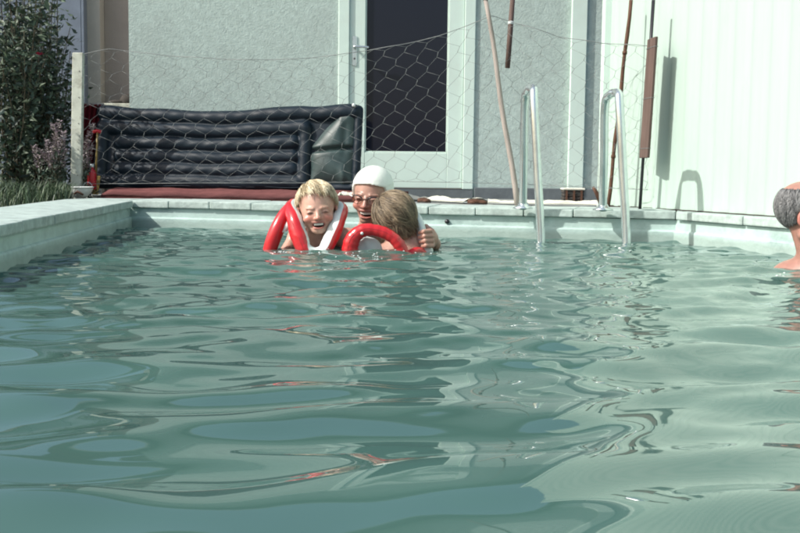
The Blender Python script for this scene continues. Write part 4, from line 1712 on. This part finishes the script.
vest = thing('swim_vest', P(318, 248, YC - 0.03), 'red inflatable swim vest with white lining on the fair haired child', 'swim vest')
loop = [P(291.5, 207, YC + 0.02), P(294.5, 220, YC - 0.07), P(299, 236, YC - 0.10), P(304, 248, YC - 0.115), P(314, 252.5, YC - 0.12), P(324.5, 250, YC - 0.115), P(332, 236, YC - 0.09),
        P(338.5, 220, YC - 0.05), P(341, 209, YC + 0.04), P(330, 206, YC + 0.13), P(304, 205, YC + 0.13)]
cl = spline(loop, 7, True)
nk = hd.W((0, 0.05, 0.0))
nk.z = 0.10
norms = []
for p in cl:
    d = Vector((nk.x - p.x, nk.y - p.y, 0)).normalized()
    nb2 = d + (Vector((0.1, -0.30, 0.25)) if p.x < nk.x else Vector((-0.1, -1.25, 0.40)))
    wb = math.exp(-((p.x - P(315, 250, YC).x) / 0.03) ** 2) if p.y < YC else 0.0
    norms.append(nb2.normalized() * (1 - wb) + Vector((0, -0.25, 1.0)) * wb)
rk = [0.028, 0.036, 0.039, 0.034, 0.022, 0.030, 0.034, 0.032, 0.028, 0.026, 0.028]
rads = [float(np.interp(i / 7, np.arange(12), rk + rk[:1])) for i in range(len(cl))]
# lining = angles around the inward normal: split the circle so that 0 deg is inward
sd_ = 22


def split_lin(cl, rads, norms, parent, half, closed=True, flat=0.9):
    # rotate the ring start so the inward side is contiguous
    rot = []
    n = len(cl)
    for i in range(n):
        t = (cl[(i + 1) % n] - cl[i - 1]).normalized() if closed else (cl[min(i + 1, n - 1)] - cl[max(i - 1, 0)]).normalized()
        nn = Vector(norms[i])
        a = (nn - t * nn.dot(t)).normalized()
        rot.append(-a)
    sweep_split(cl, rads, rot, parent, 'redv', 'whitev', 180 - half, 180 + half, flat, closed)


split_lin(cl, rads, norms, vest, 58)
seam_pts = []
for i in range(len(cl)):
    t_ = (cl[(i + 1) % len(cl)] - cl[i - 1]).normalized()
    a_ = (norms[i] - t_ * norms[i].dot(t_)).normalized()
    b_ = t_.cross(a_)
    if b_.y > 0:
        b_ = -b_
    seam_pts.append(cl[i] + (b_ * 0.86 - a_ * 0.46) * rads[i] * 1.0)
tube('seam', seam_pts, 0.0012, 'redv', vest, 5, True)
# arm loop on the left of the picture
al = spline([P(291, 206, YC - 0.0), P(284, 216, YC - 0.03), P(277, 230, YC - 0.05), P(271, 246, YC - 0.05), P(268, 258, YC - 0.05)], 7)
tube('arm_loop', al, [0.022 + 0.009 * math.sin(i * 0.10) for i in range(len(al))], 'redv', vest, 14)
pv, pf = [], []
gap = [(P(287.5, 216, YC - 0.03), P(292, 217, YC - 0.045)), (P(283, 225, YC - 0.045), P(291, 224, YC - 0.055)), (P(280, 234, YC - 0.05), P(287, 231, YC - 0.06))]
for a, b in gap:
    for k in range(5):
        q = a.lerp(b, k / 4)
        q.y -= 0.008 * math.sin(math.pi * k / 4)
        pv.append(q)
for i in range(2):
    for k in range(4):
        a = i * 5 + k
        pf.append((a, a + 1, a + 6, a + 5))
pn = mesh('side_panel', pv, pf, 'whitev', vest, True)
sm = pn.modifiers.new('thick', 'SOLIDIFY')
sm.thickness = 0.006

# ---------- woman in the white cap
YWm = 4.60
hw = Head(P(370, 222, YWm - 0.06), 0.232, yaw=R(-14), pitch=R(8), roll=R(5), child=False, mouth=1.15)
wom = thing('person', (hw.o[0], YWm, 0), 'laughing woman in white bathing cap and glasses holding the boy', 'person')
wsL, wsR = P(344, 240, YWm + 0.02), P(408, 238, YWm + 0.08)
elb = P(420, 262, YWm + 0.02)
wri = P(434, 244, YWm - 0.20)
tube_a, tube_b = P(414.5, 211, 4.37), P(429, 256, 4.32)          # white tube that the hand holds
hx_ = tube_a.lerp(tube_b, 0.62)
palm = P(432.5, 238.5, 4.335)
fing = []
for k in range(4):
    t = k / 3
    kn = P(430.5 + 2.0 * t - 1.2 * (t - .5) ** 2, 231.0 + 4.9 * k, 4.300 - 0.004 * (1 - abs(t - 0.5)))
    m1 = P(424.0 + 2.0 * t, 231.4 + 4.7 * k, 4.282)
    tp = P(418.8 + 2.0 * t + (1.2 if k == 3 else 0) + (0.6 if k == 0 else 0), 232.8 + 4.5 * k, 4.297)
    fing.append((kn, m1, tp))
thumb = (P(431, 230.5, 4.345), P(426, 226.5, 4.365), P(420.5, 226, 4.40))


def wom_fn(p):
    d = hw.sdf(p)
    d = smin(d, s_ell(p, P(376, 285, YWm + 0.06), (0.17, 0.095, 0.22)), 0.05)
    d = smin(d, s_cap(p, wsL, wsR, 0.050, 0.050), 0.05)
    d = smin(d, s_cap(p, P(372, 232, YWm + 0.02), P(374, 215, YWm + 0.02), 0.055, 0.05), 0.04)
    d = smin(d, s_cap(p, wsL, P(332, 268, YWm - 0.02), 0.044, 0.036), 0.03)
    d = smin(d, s_cap(p, wsR, elb, 0.044, 0.036), 0.03)
    d = smin(d, s_cap(p, elb, wri, 0.036, 0.026), 0.02)
    d = smin(d, s_cap(p, wri, palm, 0.025, 0.024), 0.015)
    pl = s_ell(p, palm, (0.018, 0.028, 0.040))
    d = smin(d, pl, 0.012)
    for kn, m1, tp in fing:
        fd = np.minimum(s_cap(p, palm.lerp(kn, 0.4), kn, 0.011, 0.0105), s_cap(p, kn, m1, 0.0102, 0.0088))
        fd = smin(fd, s_cap(p, m1, tp, 0.0088, 0.0072), 0.003)
        d = smin(d, fd, 0.0035)
    td = smin(s_cap(p, thumb[0], thumb[1], 0.012, 0.010), s_cap(p, thumb[1], thumb[2], 0.010, 0.008), 0.004)
    return smin(d, td, 0.006)


sdf_obj('body', wom_fn, (-0.36, 4.20, -0.14), (0.20, YWm + 0.22, hw.o[2] + 0.27), 0.0034, 'skin', wom,
        lambda v: hw.colour(v, SK2, blush=(0.52, 0.2, 0.16), browc=(0.16, 0.09, 0.06)))
hw.teeth(wom)


def cap_fn(p):
    q = hw.loc(p)
    x, y, z = q[..., 0], q[..., 1], q[..., 2]
    d = hw.skull(q) - 0.045 - 0.004 * np.sin(z * 60) * np.exp(-((z - 0.72) / 0.06) ** 2)
    d = smin(d, s_ell(q, (0, 0.24, 0.60), (0.31, 0.33, 0.34)), 0.05) 
    # front edge on the forehead, running down over the ears
    line = np.where(y < 0.1, 0.765 - 0.75 * x ** 2 - 1.75 * np.clip(y + 0.17, 0, 0.22), 0.35 - 0.2 * np.clip(y - 0.1, 0, 0.3))
    d = smax(d, -(z - line) * 0.8, 0.015)
    rim_ = np.sqrt(np.maximum(d, -1) ** 2) * 0
    return d * hw.h


o = np.array(hw.W((0, 0.05, 0.65)))
cap_o = sdf_obj('bathing_cap', cap_fn, o - hw.h * 0.68, o + hw.h * 0.68, 0.0036, 'cap', wom)
# glasses
glz = thing('glasses', (0, 0, 0), None, None)
glz.parent = wom
glz.location = -Vector(wom.location)
for e in (-1, 1):
    rim_pts, lens_v = [], []
    for i in range(20):
        th = 2 * math.pi * i / 20
        rx, rz = 0.105, 0.075
        x = e * 0.15 + rx * math.cos(th)
        z = 0.475 + rz * math.sin(th) + 0.03 * max(0, e * math.cos(th)) * max(0, math.sin(th))
        rim_pts.append(hw.W((x, -0.425 + 0.75 * (abs(x) - 0.05) ** 2 * 1.2, z)))
    tube('rim', rim_pts, hw.h * 0.0055, 'brown', glz, 6, True)
    tube('brow_bar', [rim_pts[i] for i in range(0, 11)], [hw.h * k for k in (0.006, 0.010, 0.012, 0.012, 0.012, 0.012, 0.012, 0.012, 0.011, 0.009, 0.006)], 'darkplastic', glz, 6)
    cpt = sum(rim_pts, Vector()) / 20
    mesh('lens', [cpt] + rim_pts, [(0, 1 + i, 1 + (i + 1) % 20) for i in range(20)], 'lens', glz, True)
    tube('temple', spline([hw.W((e * 0.25, -0.375, 0.52)), hw.W((e * 0.345, -0.24, 0.515)), hw.W((e * 0.385, 0.02, 0.49))], 5), hw.h * 0.0085, 'whitev', glz, 6)
tube('bridge', spline([hw.W((-0.05, -0.42, 0.49)), hw.W((0, -0.435, 0.505)), hw.W((0.05, -0.42, 0.49))], 4), hw.h * 0.0075, 'brown', glz, 6)

# ---------- boy seen from behind
YB = 4.33
# his face is turned away from us, up and to the left, towards the woman
hb2 = Head(P(400.0, 245.0, YB + 0.05), 0.214, yaw=R(180 + 22), pitch=R(4), roll=R(13), child=True, mouth=0.6)
boy = thing('person', (hb2.o[0], YB, 0), 'boy with light brown hair seen from behind, hugged by the woman', 'person')
bsL, bsR = P(380, 254, YB - 0.01), P(413, 251, YB - 0.0)


def boy_fn(p):
    d = hb2.sdf(p)
    d = smin(d, s_ell(p, P(397, 282, YB - 0.02), (0.105, 0.075, 0.16)), 0.04)
    d = smin(d, s_cap(p, bsL, bsR, 0.038, 0.036), 0.04)
    d = smin(d, s_cap(p, P(398, 250, YB), P(398, 234, YB + 0.01), 0.040, 0.038), 0.03)
    d = smin(d, s_cap(p, bsL, P(360, 256, YB + 0.08), 0.034, 0.026), 0.02)
    d = smin(d, s_cap(p, bsR, P(411, 228, YB + 0.03), 0.030, 0.026), 0.02)
    d = smin(d, s_cap(p, P(411, 228, YB + 0.03), P(404, 226, YB + 0.14), 0.025, 0.02), 0.015)
    return d


sdf_obj('body', boy_fn, (hb2.o[0] - 0.26, YB - 0.2, -0.18), (hb2.o[0] + 0.2, YB + 0.26, hb2.o[2] + 0.25), 0.0034, 'skin', boy,
        lambda v: hb2.colour(v, SK1))


def boy_hair(q):
    x, y, z = q[..., 0], q[..., 1], q[..., 2]
    line = np.where(y < -0.1, 0.66, np.where(y < 0.12, 0.66 - (y + 0.1) * 1.2, 0.40 - 0.55 * np.clip(y - 0.12, 0, 0.35)))
    line = line + 0.015 * np.sin(x * 40) - 0.16 * np.clip((y - 0.05) / 0.15, 0, 1)
    return z - line


hair_part(hb2, boy, boy_hair, [(0.065, 0.048, 0.034), (0.30, 0.235, 0.155)], 0.045, (0.16, 0.02, 1.0), 4000, 0.50, 9, 0.2, 0.012, 0.045, comb=(-0.35, 0.0, 0), nape=True)

vest2 = thing('swim_vest', P(376, 248, YB - 0.1), 'red inflatable swim vest with white lining worn by the boy seen from behind', 'swim vest')
arch = spline([P(351, 262, YB - 0.11), P(350, 249, YB - 0.115), P(354, 237, YB - 0.12), P(365, 230, YB - 0.12), P(380, 231.5, YB - 0.12), P(393, 238, YB - 0.12), P(401, 248, YB - 0.115), P(405, 260, YB - 0.11)], 8)
ra = [float(np.interp(i / (len(arch) - 1), [0, 0.15, 0.3, 0.5, 0.75, 1], [0.034, 0.034, 0.030, 0.0245, 0.024, 0.025])) for i in range(len(arch))]
ra = [x * (1 + 0.03 * math.sin(i * 1.7) + 0.02 * math.sin(i * 0.6)) for i, x in enumerate(ra)]
tube('cover', arch, ra, 'redv', vest2, 18)
tube('seam', [p + Vector((0, -r_ * 0.97, 0)) + (p - P(376, 256, YB - 0.12)).normalized() * r_ * 0.25 for p, r_ in zip(arch, ra)], 0.0011, 'redv', vest2, 5)
tube('valve', [P(362, 233.5, YB - 0.142), P(362, 233.2, YB - 0.156)], [0.007, 0.005], 'whitev', vest2, 10)
wt = spline([tube_a + Vector((-0.006, 0.03, 0.0)), tube_a.lerp(tube_b, 0.3), tube_a.lerp(tube_b, 0.65), tube_b, tube_b + Vector((0.0, 0, -0.06))], 8)
tube('lining', wt, [0.012 + 0.011 * min(1, i / 5) for i in range(len(wt))], 'whitev', vest2, 16)
lc_ = np.array(P(367, 251, YB - 0.075))
sdf_obj('lining', lambda p: s_ell(p, lc_, (0.062, 0.014, 0.060)) + 0.0015 * np.sin(p[..., 0] * 120 + p[..., 2] * 60), lc_ - 0.07, lc_ + 0.07, 0.004, 'whitev', vest2)
rlow = spline([P(398, 262, YB - 0.1), P(410, 254, YB - 0.09), P(420, 251.5, YB - 0.06), P(430, 262, YB - 0.02)], 6)
tube('cover', rlow, 0.017, 'redv', vest2, 12)

# ---------- man at the right edge
YM = 3.62
hm = Head(P(807, 250, YM), 0.236, yaw=R(62), pitch=R(4), roll=R(0), child=False, mouth=0.6, neck=((0, -0.16, -0.28), 0.165))
man = thing('person', (hm.o[0], YM, 0), 'grey haired man at the right edge turned away from the camera', 'person')
msL, msR = P(788, 279, YM + 0.06), P(852, 279, YM - 0.05)


def man_fn(p):
    d = hm.sdf(p)
    d = smin(d, s_ell(p, P(812, 330, YM + 0.03), (0.18, 0.13, 0.25)), 0.06)
    d = smin(d, s_cap(p, msL, msR, 0.055, 0.055), 0.06)
    d = smin(d, s_cap(p, P(824, 262, YM - 0.01), P(818, 245, YM - 0.01), 0.05, 0.046), 0.04)
    d = smin(d, s_cap(p, msL, P(768, 292, YM + 0.02), 0.047, 0.04), 0.03)
    return d


sdf_obj('body', man_fn, (hm.o[0] - 0.30, YM - 0.25, -0.16), (hm.o[0] + 0.28, YM + 0.25, hm.o[2] + 0.27), 0.0042, 'skin', man,
        lambda v: hm.colour(v, SK3, blush=(0.52, 0.17, 0.14), browc=(0.2, 0.18, 0.17)))


def man_hair(q):
    x, y, z = q[..., 0], q[..., 1], q[..., 2]
    low = np.where(y < 0.16, 0.60 - (y - 0.02) * 0.3 + 0.10 * np.exp(-((y - 0.07) / 0.07) ** 2), 0.42 - 0.3 * np.clip(y - 0.16, 0, 0.3))
    back = y + 0.12 - 0.1 * np.clip(np.abs(x) - 0.1, 0, 1)
    bald = 0.27 - np.sqrt((x / 1.0) ** 2 + ((y - 0.12) / 1.3) ** 2) + (z - 0.93) * 0.6
    return np.minimum(np.minimum(z - low, back), -bald)


hair_part(hm, man, man_hair, [(0.10, 0.103, 0.107), (0.19, 0.193, 0.195)], 0.007, (0.0, 0.2, 1.0), 3600, 0.15, 12, 1.2, 0.001, 0.002, jitter=0.10)

# ------------------------------------------------------------------ splash drops around the swimmers
M['drop'] = mat('splash_drop', (0.72, 0.78, 0.78), 0.08, spec=0.8, coat=0.5)
rr = random.Random(31)
dv, df = [], []
spots = [(276, 252), (290, 252), (303, 252), (318, 253), (332, 252), (346, 253), (362, 254), (385, 254), (405, 253), (425, 253), (285, 254), (541, 243), (626, 246), (780, 275)]
for _ in range(75):
    sx_, sy_ = spots[rr.randrange(len(spots))]
    c_ = G(sx_ + rr.gauss(0, 7), sy_ + rr.gauss(1.2, 1.6), 0.0)
    c_.z = float(water_height(np.array([c_.x]), np.array([c_.y]))[0]) + rr.uniform(-0.001, 0.004)
    rd = rr.uniform(0.0015, 0.004)
    b = len(dv)
    for (a1, a2, a3) in ((1.5, 0, 0), (0, 1.5, 0), (-1.5, 0, 0), (0, -1.5, 0), (0, 0, 0.8), (0, 0, -0.8)):
        dv.append((c_.x + a1 * rd, c_.y + a2 * rd, c_.z + a3 * rd))
    for k in range(4):
        df += [(b + k, b + (k + 1) % 4, b + 4), (b + (k + 1) % 4, b + k, b + 5)]
tag(mesh('splash_drops', dv, df, 'drop', None, True), 'small bright splash drops on the water around the swimmers', 'splash', kind='stuff')
